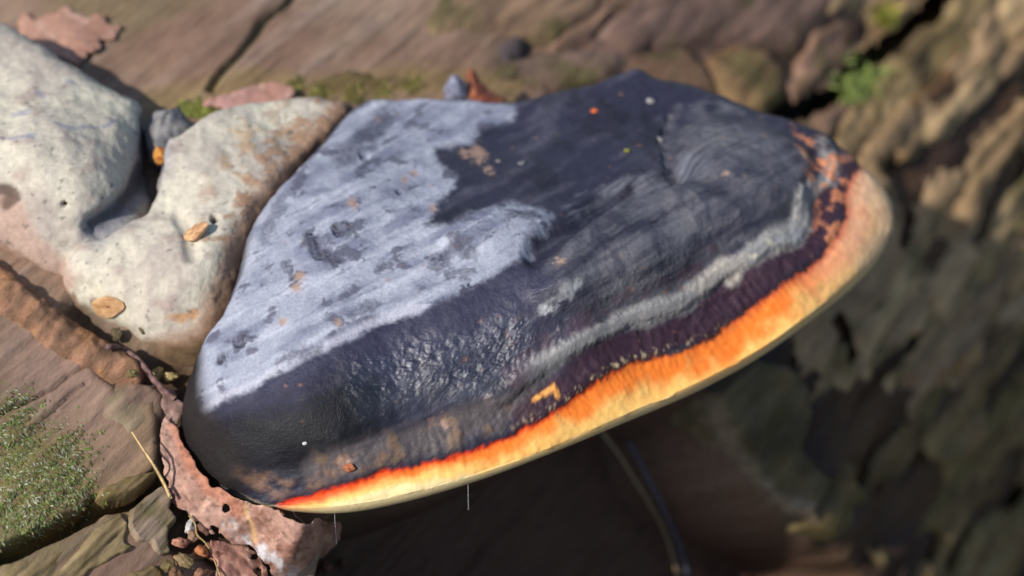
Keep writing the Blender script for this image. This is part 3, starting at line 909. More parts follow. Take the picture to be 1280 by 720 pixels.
# ------------------------------------------------------------------ the old pale fungus: lobes grown into one another
def lobe_mesh(outline, center, ctrl, wt, wu, tu):
    r = at_z(A_(float(center[0])), A_(float(center[1])), A_(-.02))
    V, _, _ = body(outline, center, ctrl, wt, wu, tu, (r[0], r[1], .05, .02), 260, 60, 26, 10, 10, fit_under=False)
    return V
L1 = lobe_mesh([(-150, 120, .016), (-110, 40, .016), (-40, 18, .016), (0, 30, .016), (40, 52, .016), (90, 84, .015), (135, 106, .014), (172, 128, .012), (189, 152, .009), (190, 190, .004), (188, 230, -.001), (190, 280, -.006), (180, 330, -.010), (135, 362, -.009), (80, 352, -.006), (40, 335, -.003), (0, 318, -.001), (-60, 300, .002), (-140, 230, .008)],
               (40, 200, .022), [(40, 200, .025), (0, 110, .026), (70, 130, .026), (120, 150, .023), (150, 190, .017), (100, 260, .016), (130, 300, .008), (60, 300, .010), (-60, 150, .027), (-60, 240, .020), (100, 330, .003), (0, 270, .014)], .013, .014, .022)
L2 = lobe_mesh([(176, 268, -.008), (192, 218, -.005), (214, 186, -.002), (252, 152, .001), (300, 131, .003), (345, 124, .004), (395, 124, .004), (434, 134, .002), (446, 150, .001), (412, 192, .001), (356, 250, 0), (330, 294, -.002), (313, 345, -.006), (297, 394, -.011), (270, 434, -.016), (215, 452, -.020), (176, 436, -.018), (130, 404, -.013), (84, 385, -.010), (78, 350, -.006), (110, 310, -.005), (150, 285, -.006)],
               (230, 300, .006), [(240, 290, .010), (300, 180, .014), (380, 150, .011), (260, 210, .014), (215, 270, .009), (300, 250, .010), (330, 240, .009), (250, 350, .004), (180, 340, .004), (220, 400, -.004), (130, 360, .001), (350, 190, .011), (298, 320, .005), (270, 390, -.004), (170, 390, -.003)], .008, .012, .018)
def joined(name, grids):
    me = bpy.data.meshes.new(name)
    Vs, Fs, k = [], [], 0
    for G in grids:
        n, m = G.shape[:2]
        Vs.append(G.reshape(-1, 3)); Fs.append(gridfaces(n, m, True) + k); k += n * m
    me.from_pydata(np.vstack(Vs).tolist(), [], np.vstack(Fs).tolist())
    o = bpy.data.objects.new(name, me); col.objects.link(o)
    md = o.modifiers.new('r', 'REMESH'); md.mode = 'VOXEL'; md.voxel_size = .0007
    ms = o.modifiers.new('s', 'SMOOTH'); ms.iterations = 14; ms.factor = .5
    dg = bpy.context.evaluated_depsgraph_get()
    ev = o.evaluated_get(dg)
    em = ev.to_mesh()
    co = np.empty(len(em.vertices) * 3); em.vertices.foreach_get('co', co)
    no = np.empty(len(em.vertices) * 3); em.vertices.foreach_get('normal', no)
    F = np.empty(len(em.loops), np.int32); em.loops.foreach_get('vertex_index', F)
    tot = np.empty(len(em.polygons), np.int32); em.polygons.foreach_get('loop_total', tot)
    ev.to_mesh_clear()
    bpy.data.objects.remove(o); bpy.data.meshes.remove(me)
    return co.reshape(-1, 3), no.reshape(-1, 3), F.reshape(-1, 4) if (tot == 4).all() else F
co, no, F2 = joined('old', [L1, L2])
px, py = project(co)
a_ = fbm(co * 45, 3, 400); b_ = fbm(co * 150, 4, 410); c_ = fbm(co * 420, 3, 420)
dv, _ = dline(px, py, [(192, 150), (190, 200), (176, 235), (150, 262), (120, 282)])
h2 = .0022 * a_ + .0008 * b_ + .00025 * c_ - .003 * sm(22, 4, dv)
dh = np.hypot(px - 268, py - 272)
h2 = h2 - .0035 * sm(6, 2.5, dh) - .0025 * sm(5, 2, np.hypot(px - 80, py - 255))
h2 = h2 - .0016 * sm(14, 4, dline(px, py, [(225, 270), (236, 290), (240, 318)])[0])
co2 = co + no * h2[:, None]
wx = px + 9 * b_ + 4 * c_; wy = py + 9 * fbm(co * 150 + 3, 3, 411) + 4 * c_
C = np.zeros((len(co), 3)) + S(196, 188, 172, .93)
C = mixc(C, S(170, 160, 150, .93), sm(-.1, .4, a_ + .4 * b_))
C = mixc(C, S(214, 208, 186, .93), .7 * sm(.05, .4, -a_ + .5 * b_))
C = mixc(C, S(160, 140, 132, .93), .6 * sm(.1, .4, b_))
C = mixc(C, S(120, 122, 136, .93), .8 * sm(36, 6, dv))  # valley between the lobes: shading painted in grey, then near black
C = mixc(C, S(44, 44, 50, .9), .7 * sm(12, 3, dv))
# lavender scratches
for pts in ([(15, 141), (40, 139)], [(70, 154), (82, 160), (122, 158)], [(0, 172), (22, 172), (40, 168)], [(130, 156), (146, 150)], [(48, 118), (58, 122)], [(84, 100), (90, 102)]):
    C = mixc(C, S(126, 130, 160, .93), .55 * sm(3.6, 1, dline(wx * .5 + px * .5, wy * .5 + py * .5, pts)[0] + 2.5 * c_))
# tan stains and crust along the edge towards the dark bracket
de, _ = dline(wx, wy, [(438, 140), (404, 186), (350, 240), (326, 285), (306, 345), (290, 390), (262, 428), (215, 448)])
C = mixc(C, S(158, 124, 100, .9), .9 * sm(46, 16, de + 22 * a_ + 12 * b_))
C = mixc(C, S(112, 84, 66, .9), .85 * sm(20, 5, de + 10 * b_))
C = mixc(C, S(166, 130, 102, .9), .85 * sm(.02, .2, b_ + .3 * c_) * sm(100, 40, de) * (py < 300))
C = mixc(C, S(120, 92, 74, .9), .7 * sm(.05, .01, np.abs(b_ + .3 * c_ - .06)) * sm(100, 40, de) * (py < 300))
dt, _ = dline(wx, wy, [(300, 150), (292, 185), (298, 210), (320, 170)])
C = mixc(C, S(190, 160, 124, .9), .7 * sm(20, 6, dt) * sm(-.1, .2, b_))
C = mixc(C, S(186, 136, 90, .9), .8 * sm(8, 1, dline(wx + 6 * c_, wy, [(212, 398), (228, 395), (243, 390)])[0] + 9 * b_ + 5 * c_))
# brown rotten foot and left stain
df, _ = dline(wx, wy, [(70, 385), (120, 408), (165, 438), (215, 455), (250, 440)])
C = mixc(C, S(104, 84, 60, .9), .9 * sm(26, 8, df))
ds, _ = dline(wx, wy, [(-20, 250), (10, 265), (20, 300), (50, 330), (70, 350)])
C = mixc(C, S(176, 148, 134, .93), .9 * sm(34, 14, ds))
C = mixc(C, S(116, 84, 64, .9), .8 * sm(26, 8, dline(wx, wy, [(-20, 318), (20, 334), (55, 360), (82, 386)])[0] + 14 * b_))
C = mixc(C, S(84, 66, 56, .9), .85 * sm(12, 4, dline(wx, wy, [(-10, 238), (8, 236), (18, 244), (10, 254)])[0]))
C = mixc(C, S(120, 100, 70, .9), .7 * sm(9, 4, np.abs(np.hypot(wx - 42, wy - 338) - 8)))
C = mixc(C, S(118, 104, 74, .9), .8 * sm(11, 4, np.hypot(wx - 62, wy - 354)))
C = mixc(C, S(28, 22, 18), sm(5.5, 3, dh))
C = mixc(C, S(40, 34, 26), sm(4, 2, np.hypot(px - 80, py - 255)))
C = mixc(C, S(96, 92, 88, .9), .7 * sm(.38, .5, fbm(co * 520, 2, 430)))
old = make('old_fungus', co2, F2, C, M_pale, None, rough=.8)
tag(old, 'pale grey old fungus of two swollen lobes joined to the dark bracket', 'fungus')

# small grey knobs
def pebble(name, px, py, z, rx, ry, rz, c0, c1, mat, seed, parent=None, lab=None, cat=None, pos=None, rough=.7, sq=None, rot=0, n=(40, 26), amp=.12):
    u = np.linspace(0, 2 * math.pi, n[0], endpoint=False); v = np.linspace(.02, math.pi - .02, n[1])
    U, W = np.meshgrid(u, v, indexing='ij')
    D = np.stack([np.cos(U) * np.sin(W), np.sin(U) * np.sin(W), np.cos(W)], -1)
    k = 1 + amp * 2 * fbm(D * 1.6 + seed, 3, seed)
    P = D * k[..., None] * A_([rx, ry, rz])
    cr, sr = math.cos(rot), math.sin(rot)
    P = np.stack([P[..., 0] * cr - P[..., 1] * sr, P[..., 0] * sr + P[..., 1] * cr, P[..., 2]], -1)
    base = at_z(A_(float(px)), A_(float(py)), A_(z)) if pos is None else pos
    if sq is not None:      # orient local z to a normal
        Z = sq / np.linalg.norm(sq); X = np.cross([0, 1, 0.01], Z); X /= np.linalg.norm(X); Y = np.cross(Z, X)
        P = P[..., :1] * X + P[..., 1:2] * Y + P[..., 2:] * Z
    P = P + base
    Cc = mixc(np.zeros(P.shape) + A_(c0), c1, sm(-.2, .3, fbm(D * 3 + seed, 3, seed + 1)))
    F = gridfaces(n[0], n[1], True)
    caps = [list(range(0, n[0] * n[1], n[1])), list(range(n[1] - 1, n[0] * n[1], n[1]))[::-1]]
    me = bpy.data.meshes.new(name)
    me.from_pydata(P.reshape(-1, 3).tolist(), [], F.tolist() + caps)
    me.polygons.foreach_set('use_smooth', np.ones(len(me.polygons), bool))
    ca = me.color_attributes.new('Col', 'FLOAT_COLOR', 'POINT')
    ca.data.foreach_set('color', np.c_[Cc.reshape(-1, 3), np.full(len(me.vertices), rough)].astype(np.float32).ravel())
    me.materials.append(mat)
    o = bpy.data.objects.new(name, me); col.objects.link(o)
    if parent: o.parent = parent
    if lab: tag(o, lab, cat)
    return o

pebble('nodule', 570, 118, -.006, .0036, .0034, .0070, S(150, 154, 176, .9), S(86, 86, 98, .9), M_crust, 3, parent=fungus)
pebble('young_fungus', 212, 176, .004, .0075, .010, .010, S(142, 140, 138, .9), S(92, 92, 96, .9), M_pale, 5, None, 'small grey fungus knob in the gap between the pale lobes', 'fungus')

T_f = bvh([cap, margin]); T_o = bvh([old])
# husks and crumbs
def on(tree, px, py): 
    loc, nr = hit(tree, px, py)
    return loc, nr
def husk(name, tree, px, py, L, W, ang, c0, c1, lab, cat, seed, H=.0012):
    loc, nr = on(tree, px, py)
    if loc is None: return
    # long axis along image angle, laid on the surface
    dirp = RIGHT * math.cos(ang) + UP * math.sin(ang)
    X = dirp - nr * (dirp @ nr); X /= np.linalg.norm(X); Y = np.cross(nr, X)
    u = np.linspace(0, 2 * math.pi, 48, endpoint=False); v = np.linspace(0.03, math.pi - .03, 24)
    U, W_ = np.meshgrid(u, v, indexing='ij')
    x = np.cos(U) * np.sin(W_); y = np.sin(U) * np.sin(W_); z = np.cos(W_)
    r = np.hypot(x, y)
    z = z + .5 * (r ** 6) - .35 * np.exp(-(r / .55) ** 2) * (z > 0)          # raised rim, dished middle
    y = y * (1 - .25 * x) + .05 * np.sin(5 * x)
    nz = fbm(np.stack([x, y, z], -1) * 2.2 + seed, 3, seed)
    P = loc + nr * H * .75 + (x * (1 + .1 * nz) * L)[..., None] * X + (y * (1 + .12 * nz) * W)[..., None] * Y + ((z + .25 * nz) * H)[..., None] * nr
    Cc = mixc(np.zeros(P.shape) + A_(c0), c1, sm(-.2, .3, nz))
    n, m = 48, 24
    F = gridfaces(n, m, True).tolist() + [list(range(0, n * m, m)), list(range(m - 1, n * m, m))[::-1]]
    me = bpy.data.meshes.new(name)
    me.from_pydata(P.reshape(-1, 3).tolist(), [], F)
    me.polygons.foreach_set('use_smooth', np.ones(len(me.polygons), bool))
    ca = me.color_attributes.new('Col', 'FLOAT_COLOR', 'POINT')
    ca.data.foreach_set('color', np.c_[Cc.reshape(-1, 3), np.full(n * m, .6)].astype(np.float32).ravel())
    me.materials.append(M_seed)
    o = bpy.data.objects.new(name, me); col.objects.link(o)
    return tag(o, lab, cat)
husk('seed_husk', T_o, 138, 380, .0052, .0034, .42, S(206, 164, 120, .92), S(184, 138, 96, .92), 'larger tan seed husk lying low on the pale fungus lobe', 'seed', 2)
husk('seed_husk', T_o, 248, 293, .0040, .0025, .85, S(214, 172, 128, .92), S(176, 132, 96, .92), 'smaller tan seed husk beside the tiny hole in the pale fungus', 'seed', 4)
pebble('bud', 201, 195, .0105, .0022, .0022, .0030, S(208, 150, 70, .9), S(150, 70, 40, .9), M_seed, 7, None, 'tiny orange-yellow bud wedged between the pale lobes', 'bud')
for (x, y, r, c, lab, nm) in [
    (743, 139, .0011, S(226, 110, 62), 'bright orange speck on the black back of the bracket', 'crumb'),
    (652, 205, .0013, S(120, 120, 126), 'grey crumb, larger of two on the black crust', 'crumb'),
    (623, 202, .0009, S(132, 126, 126), 'tiny grey crumb, smaller of two on the black crust', 'crumb'),
    (784, 189, .0010, S(150, 150, 60), 'tiny yellow-green crumb on the black crust', 'crumb'),
    (825, 175, .0011, S(176, 172, 170), 'pale crumb at the fold of the right lobe', 'crumb'),
    (813, 127, .0013, S(170, 166, 166), 'pale flat crumb near the top edge of the bracket', 'crumb'),
    (381, 554, .0006, S(240, 240, 240), 'white grain on the dark front of the bracket', 'grain'),
    (437, 584, .0016, S(190, 116, 80), 'rust-brown crumb above the left end of the orange margin', 'crumb')]:
    loc, nr = hit(T_f, x, y)
    if loc is not None:
        pebble(nm, 0, 0, 0, r * 1.0, r * .75, r * .45, c * .85, c * .5, M_seed, int(x), None, lab, 'crumb', pos=loc + nr * r * .2, sq=nr, n=(18, 12), amp=.4)

# ------------------------------------------------------------------ leaves and loose sheets laid by outline
T_log = bvh([lw] + PLATES)
def base_depth(px, py, tree=None):
    loc, _ = hit(tree or T_log, px, py)
    if loc is None:
        return float(pix_to_log(A_(float(px)), A_(float(py)))[2])
    return float((loc - CAM) @ FWD)

def snap(P, sd, F, X, Y, D, res):
    """pull the open edge of a sheet onto its true outline"""
    n, m = X.shape
    cnt = np.bincount(F.ravel(), minlength=n * m).reshape(n, m)
    gx, gy = np.gradient(sd, res)
    g2 = np.maximum(gx * gx + gy * gy, .3)
    mk = (cnt > 0) & (cnt < 4)
    st = np.clip(sd, 0, 1.3 * res)
    P2 = at_depth(X - gx / g2 * st, Y - gy / g2 * st, D)
    return np.where(mk[..., None], P2, P)

def sheet(name, poly, ctrl, thick, c0, c1, c2, mat, seed, res=2.0, amp=.0015, fr=120, holes=(), parent=None, cfun=None, warp=5):
    """a thin crumpled piece (leaf, flake): ctrl = (px,py,height above the log along the view)"""
    poly = A_(poly)
    x = np.arange(poly[:, 0].min() - 6, poly[:, 0].max() + 6, res); y = np.arange(poly[:, 1].min() - 6, poly[:, 1].max() + 6, res)
    X, Y = np.meshgrid(x, y, indexing='ij')
    ct = A_(ctrl)
    dep = A_([base_depth(a, b) - l for a, b, l in ct])
    f = tps(ct[:, :2] * PXM, dep, 1e-3)
    D = f(np.stack([X * PXM, Y * PXM], -1))
    q = v3(X * PXM, Y * PXM)
    D = D + amp * (1.3 * fbm(q * fr, 3, seed) + 1.0 * (ridged(q * fr * .7 + 3, 2, seed + 4) - .5))
    P = at_depth(X, Y, D)
    wxx = X + 1.6 * warp * fbm(q * 230, 3, seed + 7); wyy = Y + 1.6 * warp * fbm(q * 230 + 9, 3, seed + 8)
    sd = sdpoly(wxx, wyy, poly)
    for (hx, hy, hr) in holes:
        sd = np.minimum(sd, np.hypot((wxx - hx), (wyy - hy) * 1.2) - hr)
    n, m = X.shape
    F = gridfaces(n, m)
    F = F[(sd.ravel()[F] > 0).all(1)]
    P = snap(P, sd, F, X, Y, D, res)
    used = np.unique(F); mp = -np.ones(n * m, int); mp[used] = np.arange(len(used)); F = mp[F]
    Pv = P.reshape(-1, 3)[used]
    Cc = np.zeros((n, m, 3)) + A_(c0)
    Cc = mixc(Cc, c1, sm(-.15, .3, fbm(q * fr * .8, 4, seed + 11)))
    Cc = mixc(Cc, c2, .8 * sm(.08, .35, fbm(q * fr * 1.9, 3, seed + 13)))
    if cfun: Cc = cfun(Cc, X, Y, wxx, wyy)
    Cv = Cc.reshape(-1, 3)[used]
    nb = len(Pv)
    back = Pv + FWD * thick
    # closed shell: front, back, and a wall round every open edge
    e = np.concatenate([F[:, [0, 1]], F[:, [1, 2]], F[:, [2, 3]], F[:, [3, 0]]])
    key = e[:, 0].astype(np.int64) * nb + e[:, 1]; rev = e[:, 1].astype(np.int64) * nb + e[:, 0]
    bd = e[~np.isin(key, rev)]
    wall = np.c_[bd[:, 1], bd[:, 0], bd[:, 0] + nb, bd[:, 1] + nb]
    FF = np.vstack([F, F[:, ::-1] + nb, wall])
    return make(name, np.vstack([Pv, back]), FF, np.vstack([Cv, Cv * .9]), mat, parent, rough=.65)

def silk(C, X, Y, wx, wy):
    d, _ = dline(wx, wy, [(285, 655), (318, 682), (345, 700), (372, 722)])
    C = mixc(C, S(206, 204, 206, .95), .85 * sm(12, 3, d) * sm(-.3, .2, fbm(v3(X, Y) / 14, 3, 501)))
    d, _ = dline(wx, wy, [(222, 535), (235, 570), (262, 610), (300, 640)])
    C = mixc(C, S(176, 112, 84, .9), .7 * sm(14, 4, d))
    C = C * (1 - .38 * sm(.72, .95, ridged(v3(X, Y) / 26, 2, 503)) - .25 * sm(.1, .4, fbm(v3(X, Y) / 5, 2, 504)))[..., None]
    d, _ = dline(wx, wy, [(306, 634), (316, 660), (320, 676)])
    return mixc(C, S(198, 160, 110, .9), .8 * sm(4, 1, d))
lf = sheet('dead_leaf', [(206, 520), (218, 532), (232, 560), (262, 604), (300, 626), (340, 634), (362, 650), (382, 656), (398, 650), (426, 652), (428, 674), (412, 690), (398, 700), (388, 730), (360, 740), (340, 720), (330, 700), (312, 684), (292, 680), (276, 668), (262, 672), (246, 650), (226, 636), (212, 620), (206, 590), (200, 555)],
           [(206, 520, .004), (215, 580, .006), (240, 600, .010), (240, 650, .006), (290, 640, .012), (330, 660, .012), (400, 660, .022), (425, 690, .020), (350, 720, .006), (380, 690, .016), (300, 690, .006)],
           .0004, S(176, 138, 122, .92), S(148, 108, 92, .92), S(198, 160, 138, .92), M_leaf, 510, res=1.6, amp=.0016, fr=140, holes=((284, 637, 4), (268, 664, 6)), cfun=silk)
tag(lf, 'crumpled brown dead leaf with white silk under the left end of the orange margin', 'leaf')
lf2 = sheet('dead_leaf', [(262, 676), (300, 680), (324, 690), (336, 712), (340, 750), (268, 752), (272, 715)], [(262, 680, .006), (320, 690, .006), (336, 740, .006), (270, 740, .006)],
            .0004, S(182, 134, 116, .92), S(150, 104, 88, .92), S(200, 160, 140, .92), M_leaf, 530, res=1.6, amp=.0012, fr=160, holes=((322, 716, 6), (318, 696, 5), (330, 704, 4)))
tag(lf2, 'pinkish brown leaf scrap with small holes below the crumpled leaf', 'leaf')
lf3 = sheet('dead_leaf', [(196, 480), (214, 486), (228, 505), (224, 530), (214, 560), (204, 550), (206, 520), (200, 500)], [(200, 485, .003), (225, 510, .006), (210, 555, .004)], .0004,
            S(140, 112, 104, .9), S(106, 82, 74, .9), S(160, 130, 118, .9), M_leaf, 540, res=1.6, amp=.001, fr=180)
tag(lf3, 'curled narrow grey-brown leaf strip against the foot of the dark bracket', 'leaf')
lf4 = sheet('dead_leaf', [(20, 30), (30, 16), (44, 26), (58, 18), (84, 12), (110, 22), (128, 18), (150, 34), (142, 48), (124, 50), (128, 62), (108, 68), (100, 82), (76, 70), (58, 74), (44, 58), (28, 50)], [(30, 30, .002), (100, 15, .002), (146, 40, .002), (80, 70, .002), (90, 42, .005)], .0004,
            S(178, 136, 116, .9), S(156, 116, 98, .9), S(190, 156, 140, .9), M_leaf, 550, res=3, amp=.0018, fr=70)
tag(lf4, 'blurred reddish dead leaf lying on the log behind the pale fungus', 'leaf')
lf5 = sheet('dead_leaf', [(248, 128), (282, 118), (330, 102), (356, 104), (372, 116), (340, 134), (290, 140)], [(250, 128, .003), (330, 105, .005), (368, 116, .004), (300, 138, .003)], .0004,
            S(190, 146, 136, .92), S(170, 126, 110, .92), S(206, 166, 150, .92), M_leaf, 560, res=2.5, amp=.001, fr=90)
tag(lf5, 'pinkish flat leaf wedged behind the cracked pale lobe', 'leaf')

# red-brown bud scale standing behind the bracket's back edge
bz = at_z(A_(600.), A_(120.), A_(-.004)); bdep = float((bz - CAM) @ FWD) + .004
def freesheet(name, poly, dep, thick, c0, c1, c2, seed, tilt=(0, 0), amp=.0012, fr=260, res=1.5):
    poly = A_(poly)
    c = poly.mean(0)
    X, Y = np.meshgrid(np.arange(poly[:, 0].min() - 4, poly[:, 0].max() + 4, res), np.arange(poly[:, 1].min() - 4, poly[:, 1].max() + 4, res), indexing='ij')
    q = v3(X * PXM, Y * PXM)
    sd = sdpoly(X + 2.5 * fbm(q * 700, 2, seed), Y + 2.5 * fbm(q * 700 + 4, 2, seed), poly)
    D = dep + tilt[0] * (X - c[0]) * PXM + tilt[1] * (Y - c[1]) * PXM + amp * 1.6 * fbm(q * fr, 3, seed) + .00003 * np.clip(12 - sd, 0, 12) ** 2
    P = at_depth(X, Y, D)
    n, m = X.shape
    F = gridfaces(n, m); F = F[(sd.ravel()[F] > 0).all(1)]
    P = snap(P, sd, F, X, Y, D, res)
    used = np.unique(F); mp = -np.ones(n * m, int); mp[used] = np.arange(len(used)); F = mp[F]
    Pv = P.reshape(-1, 3)[used]; nb = len(Pv)
    Cc = mixc(mixc(np.zeros((n, m, 3)) + A_(c0), c1, sm(-.2, .3, fbm(q * fr, 3, seed + 2))), c2, .7 * sm(.1, .4, fbm(q * fr * 2, 2, seed + 3)))
    Cv = Cc.reshape(-1, 3)[used]
    e = np.concatenate([F[:, [0, 1]], F[:, [1, 2]], F[:, [2, 3]], F[:, [3, 0]]])
    key = e[:, 0].astype(np.int64) * nb + e[:, 1]; rev = e[:, 1].astype(np.int64) * nb + e[:, 0]
    bd = e[~np.isin(key, rev)]
    wall = np.c_[bd[:, 1], bd[:, 0], bd[:, 0] + nb, bd[:, 1] + nb]
    return make(name, np.vstack([Pv, Pv + FWD * thick]), np.vstack([F, F[:, ::-1] + nb, wall]), np.vstack([Cv, Cv]), M_leaf, None, rough=.6)
bs = freesheet('bud_scale', [(582, 96), (588, 84), (596, 92), (602, 104), (616, 114), (630, 122), (638, 134), (632, 142), (612, 140), (596, 134), (586, 120)], bdep, .0009, S(150, 88, 62, .9), S(112, 60, 44, .9), S(170, 108, 80, .9), 570, tilt=(.5, -.6), amp=.002)
tag(bs, 'red-brown curled bud scale standing on the back edge of the bracket', 'bud scale')

# ------------------------------------------------------------------ twigs, straws, threads
def pts_on(pl, n, lift, tree=None):
    out = []
    P = smooth_open(pl, n)
    for k, (x, y) in enumerate(P[:, :2]):
        d = base_depth(x, y, tree)
        out.append(d)
    out = A_(out)
    k = np.ones(5) / 5
    out = np.convolve(np.r_[[out[0]] * 2, out, [out[-1]] * 2], k, 'valid')
    L = np.interp(np.linspace(0, 1, n), np.linspace(0, 1, len(lift)), lift)
    return at_depth(P[:, 0], P[:, 1], out - L)
tp = pts_on([(131, 434), (146, 434), (164, 443), (180, 458), (192, 474), (206, 488), (218, 498)], 40, (.004, .007, .008, .007, .005))
rad = .0008 + .00006 * np.sin(np.arange(40) * .5) + .0001 * rng.random(40)
tC = np.array([S(118, 90, 84, .9) * (1 + .3 * math.sin(i * 1.7)) for i in range(40)])
tag(tube('twig', tp, rad, tC, M_twig, seg=12), 'short curved purplish twig at the lower edge of the pale fungus', 'twig')
sp = pts_on([(165, 540), (178, 560), (194, 584), (206, 606), (213, 622)], 24, (.006, .008, .008, .009, .004))
tag(tube('straw', sp, np.linspace(.00025, .0005, 24), S(206, 176, 122, .92), M_twig), 'pale thin straw leaning on the crumpled dead leaf', 'straw')
sp = pts_on([(168, 548), (180, 566), (196, 590), (208, 612)], 20, (.004, .006, .006, .004))
tag(tube('straw', sp, np.linspace(.0002, .0004, 20), S(120, 96, 70, .92), M_twig), 'thin dark straw running close beside the pale one', 'straw')
sp = pts_on([(236, 644), (244, 655), (246, 668), (258, 680), (268, 700), (276, 722)], 24, (.008, .008, .006, .006, .006))
tag(tube('straw', sp, .00025, S(176, 148, 98, .92), M_twig), 'fine yellow rootlet looping over the debris', 'rootlet')
sp = pts_on([(752, 540), (772, 566), (792, 598), (812, 630), (832, 668), (850, 730)], 30, (.018, .014, .012, .010, .008))
tag(tube('grass_stem', sp, np.linspace(.0006, .0004, 30), S(150, 132, 104, .92), M_twig), 'pale dry grass stem hanging in the shaded hollow', 'grass')
sp = pts_on([(786, 552), (806, 590), (828, 634), (848, 680), (866, 740)], 30, (.016, .014, .012, .010, .008))
tag(tube('grass_stem', sp, np.linspace(.0006, .0008, 30), S(84, 86, 100, .92), M_twig), 'dark bluish stem beside the pale grass stem in the hollow', 'grass')
def thread(px, y0, y1, lab, bend=0.0):
    loc, _ = hit(T_f, px, y0 - 4)
    d = float((loc - CAM) @ FWD) if loc is not None else DIST - .05
    d0 = d - .001
    n = 14
    P0 = at_depth(A_(float(px)), A_(float(y0 - 3)), A_(d0))
    ln = (y1 - y0 + 3) * PXM * .98
    P = P0 + np.c_[bend * np.linspace(0, 1, n) ** 2, .0002 * np.sin(np.arange(n)), -ln / math.cos(PITCH) * np.linspace(0, 1, n)]
    tag(tube('spider_thread', P, .00006, S(200, 200, 200), M_thread, seg=6), lab, 'thread')
thread(418, 644, 684, 'white spider thread hanging straight down over the crumpled leaf')
thread(585, 608, 640, 'short faint spider thread hanging into the dark hollow')
thread(366, 640, 658, 'short hooked spider thread at the left end of the margin', .004)

# debris under the leaf: crumbs of rotten wood, each its own
deb = [(222, 690, 14, 7, S(186, 132, 108), 'salmon-pink block of rotten wood in the debris left of the leaf scrap'), (246, 700, 10, 8, S(176, 112, 70), 'orange-brown chip beside the salmon-pink block in the debris'), (236, 674, 9, 7, S(150, 118, 92), 'tan chip above the salmon-pink block in the debris'),
       (258, 690, 8, 8, S(150, 110, 92), 'dusky pink chip touching the corner of the holed leaf scrap'), (250, 664, 8, 10, S(120, 88, 74), 'dark brown upright chip just under the crumpled leaf'), (228, 708, 12, 8, S(150, 126, 88), 'straw-coloured chip below the salmon-pink block'),
       (266, 708, 10, 12, S(160, 112, 94), 'reddish chip tucked against the side of the holed leaf scrap'), (206, 712, 10, 7, S(122, 104, 66), 'olive chip by the end of the cracked wood plate'), (244, 720, 12, 8, S(146, 104, 82), 'brown chip under the yellow rootlet'),
       (275, 652, 7, 6, S(116, 84, 66), 'small dark chip in the hole of the crumpled leaf'), (232, 660, 13, 6, S(196, 190, 184), 'whitish flat chip wrapped in silk left of the crumpled leaf'), (216, 722, 9, 7, S(124, 90, 66), 'dull brown chip lowest in the debris'),
       (196, 474, 9, 7, S(176, 150, 100), 'ochre chip under the middle of the twig'), (212, 478, 10, 6, S(178, 156, 104), 'pale ochre chip between twig and dark bracket'), (165, 462, 7, 6, S(120, 108, 66), 'small olive chip under the upper end of the twig'),
       (150, 420, 9, 7, S(96, 84, 58), 'dark chip at the foot of the pale fungus, below the larger husk'), (180, 418, 8, 6, S(104, 88, 60), 'brown chip at the foot of the pale fungus, right of the larger husk'),
       (402, 712, 10, 8, S(132, 92, 72), 'dark brown chip below the torn right end of the crumpled leaf'), (418, 704, 8, 8, S(112, 74, 60), 'darkest chip at the torn right tip of the crumpled leaf')]
for k, (x, y, a, b, c, lab) in enumerate(deb):
    loc, nr = hit(T_log, x, y)
    if loc is None: continue
    o = pebble('debris_chip', 0, 0, 0, a * PXM * .9, b * PXM, min(a, b) * PXM * .7, c * .9, c * .55, M_leaf, 600 + k, None, None, None, pos=loc + nr * .003, sq=nr, rot=random.uniform(0, 3), n=(22, 14), amp=.35)
    tag(o, lab, 'chip', 'chips of rotten wood')

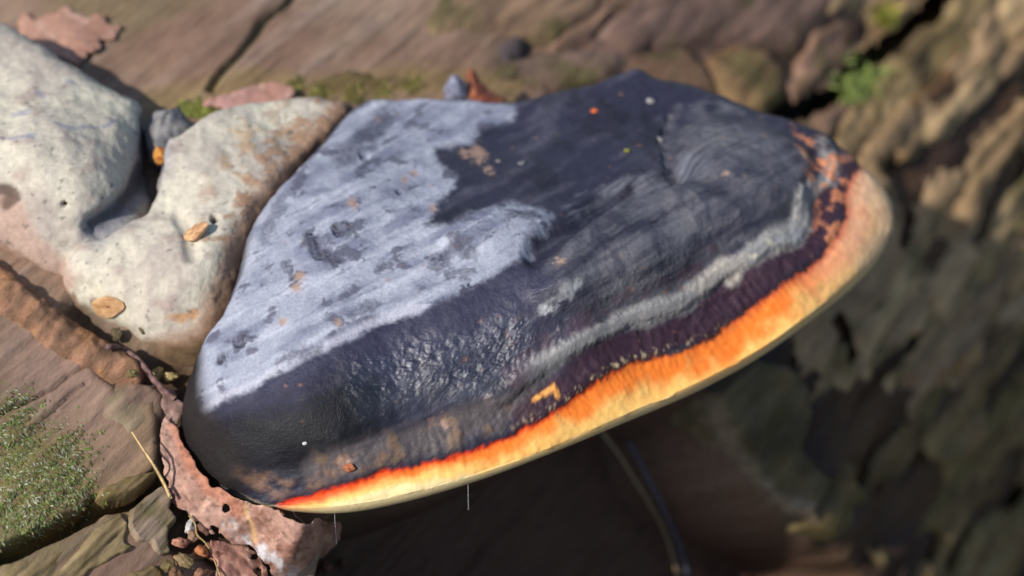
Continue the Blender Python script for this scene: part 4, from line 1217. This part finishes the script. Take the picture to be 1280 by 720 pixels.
# ------------------------------------------------------------------ moss: small pointed leaves in cushions
def moss(lab, spots, n, L, cols, seed, flat=.5, drift=None):
    r = np.random.default_rng(seed)
    Vs, Fs, Cs = [], [], []
    for i in range(n):
        sx, sy, sr = spots[r.integers(len(spots))]
        x, y = sx + sr * r.normal() * .5, sy + sr * r.normal() * .5
        s, w, _ = pix_to_log(A_(x), A_(y))
        p0, nr = None, None
        loc, nr = hit(T_log, x, y)
        if loc is None: continue
        t = r.normal(size=3); t -= nr * (t @ nr)
        if drift is not None: t = t * .7 + drift
        t /= np.linalg.norm(t) + 1e-9
        d = t * flat + nr * (1 - flat) * r.uniform(.4, 1.3); d /= np.linalg.norm(d)
        l = L * r.uniform(.5, 1.3); wd = l * r.uniform(.10, .18)
        sd = np.cross(d, nr); sd /= np.linalg.norm(sd) + 1e-9
        mid = loc + d * l * .5 + nr * l * .12
        k = len(Vs)
        Vs += [loc - sd * wd * .5, loc + sd * wd * .5, mid + sd * wd, mid - sd * wd, loc + d * l]
        Fs += [[k, k + 1, k + 2, k + 3], [k + 3, k + 2, k + 4, k + 4]]
        c = cols[r.integers(len(cols))] * r.uniform(.6, 1.2)
        Cs += [c * .7, c * .7, c, c, c * 1.15]
    me = bpy.data.meshes.new('moss')
    me.from_pydata([list(v) for v in Vs], [], [f if f[2] != f[3] else f[:3] for f in Fs])
    ca = me.color_attributes.new('Col', 'FLOAT_COLOR', 'POINT')
    ca.data.foreach_set('color', np.clip(np.c_[A_(Cs), np.full(len(Cs), .5)], 0, 1).astype(np.float32).ravel())
    me.materials.append(M_moss)
    o = bpy.data.objects.new('moss', me); col.objects.link(o)
    return tag(o, lab, 'moss', kind='stuff')
gm = [S(104, 114, 56), S(128, 140, 76), S(120, 140, 62), S(152, 158, 118), S(172, 174, 146), S(92, 92, 54), S(122, 108, 72), S(140, 116, 84)]
moss('thin grey-green moss growing over the lower shoulder of the log', [(10, 540, 40), (30, 600, 60), (10, 640, 44), (60, 570, 50), (60, 625, 44), (20, 520, 34), (40, 650, 26), (0, 600, 50), (85, 560, 30), (-20, 580, 50), (90, 610, 34)], 4200, .0014, gm, 700, .84, drift=RIGHT * .35 - UP * .5)
moss('bright green moss tuft in the furrow of the tan bark', [(1066, 98, 20), (1082, 86, 18), (1052, 112, 14)], 900, .004, [S(128, 144, 68), S(150, 162, 88), S(108, 122, 58)], 701, .7)
moss('tiny yellow-green moss tuft high on the dark furrow', [(1104, 22, 10)], 160, .005, [S(150, 140, 60), S(128, 130, 52)], 702, .5)
moss('small moss fringe in the notch behind the pale lobes', [(255, 140, 10), (245, 136, 9), (232, 140, 8)], 240, .0026, [S(140, 146, 70), S(124, 126, 58)], 703, .75)
moss('thin moss line along the ledge behind the bracket', [(440, 122, 16), (480, 114, 16), (370, 108, 8), (515, 106, 12), (400, 118, 12)], 420, .0022, [S(122, 116, 58), S(138, 128, 68), S(100, 96, 50)], 704, .85)
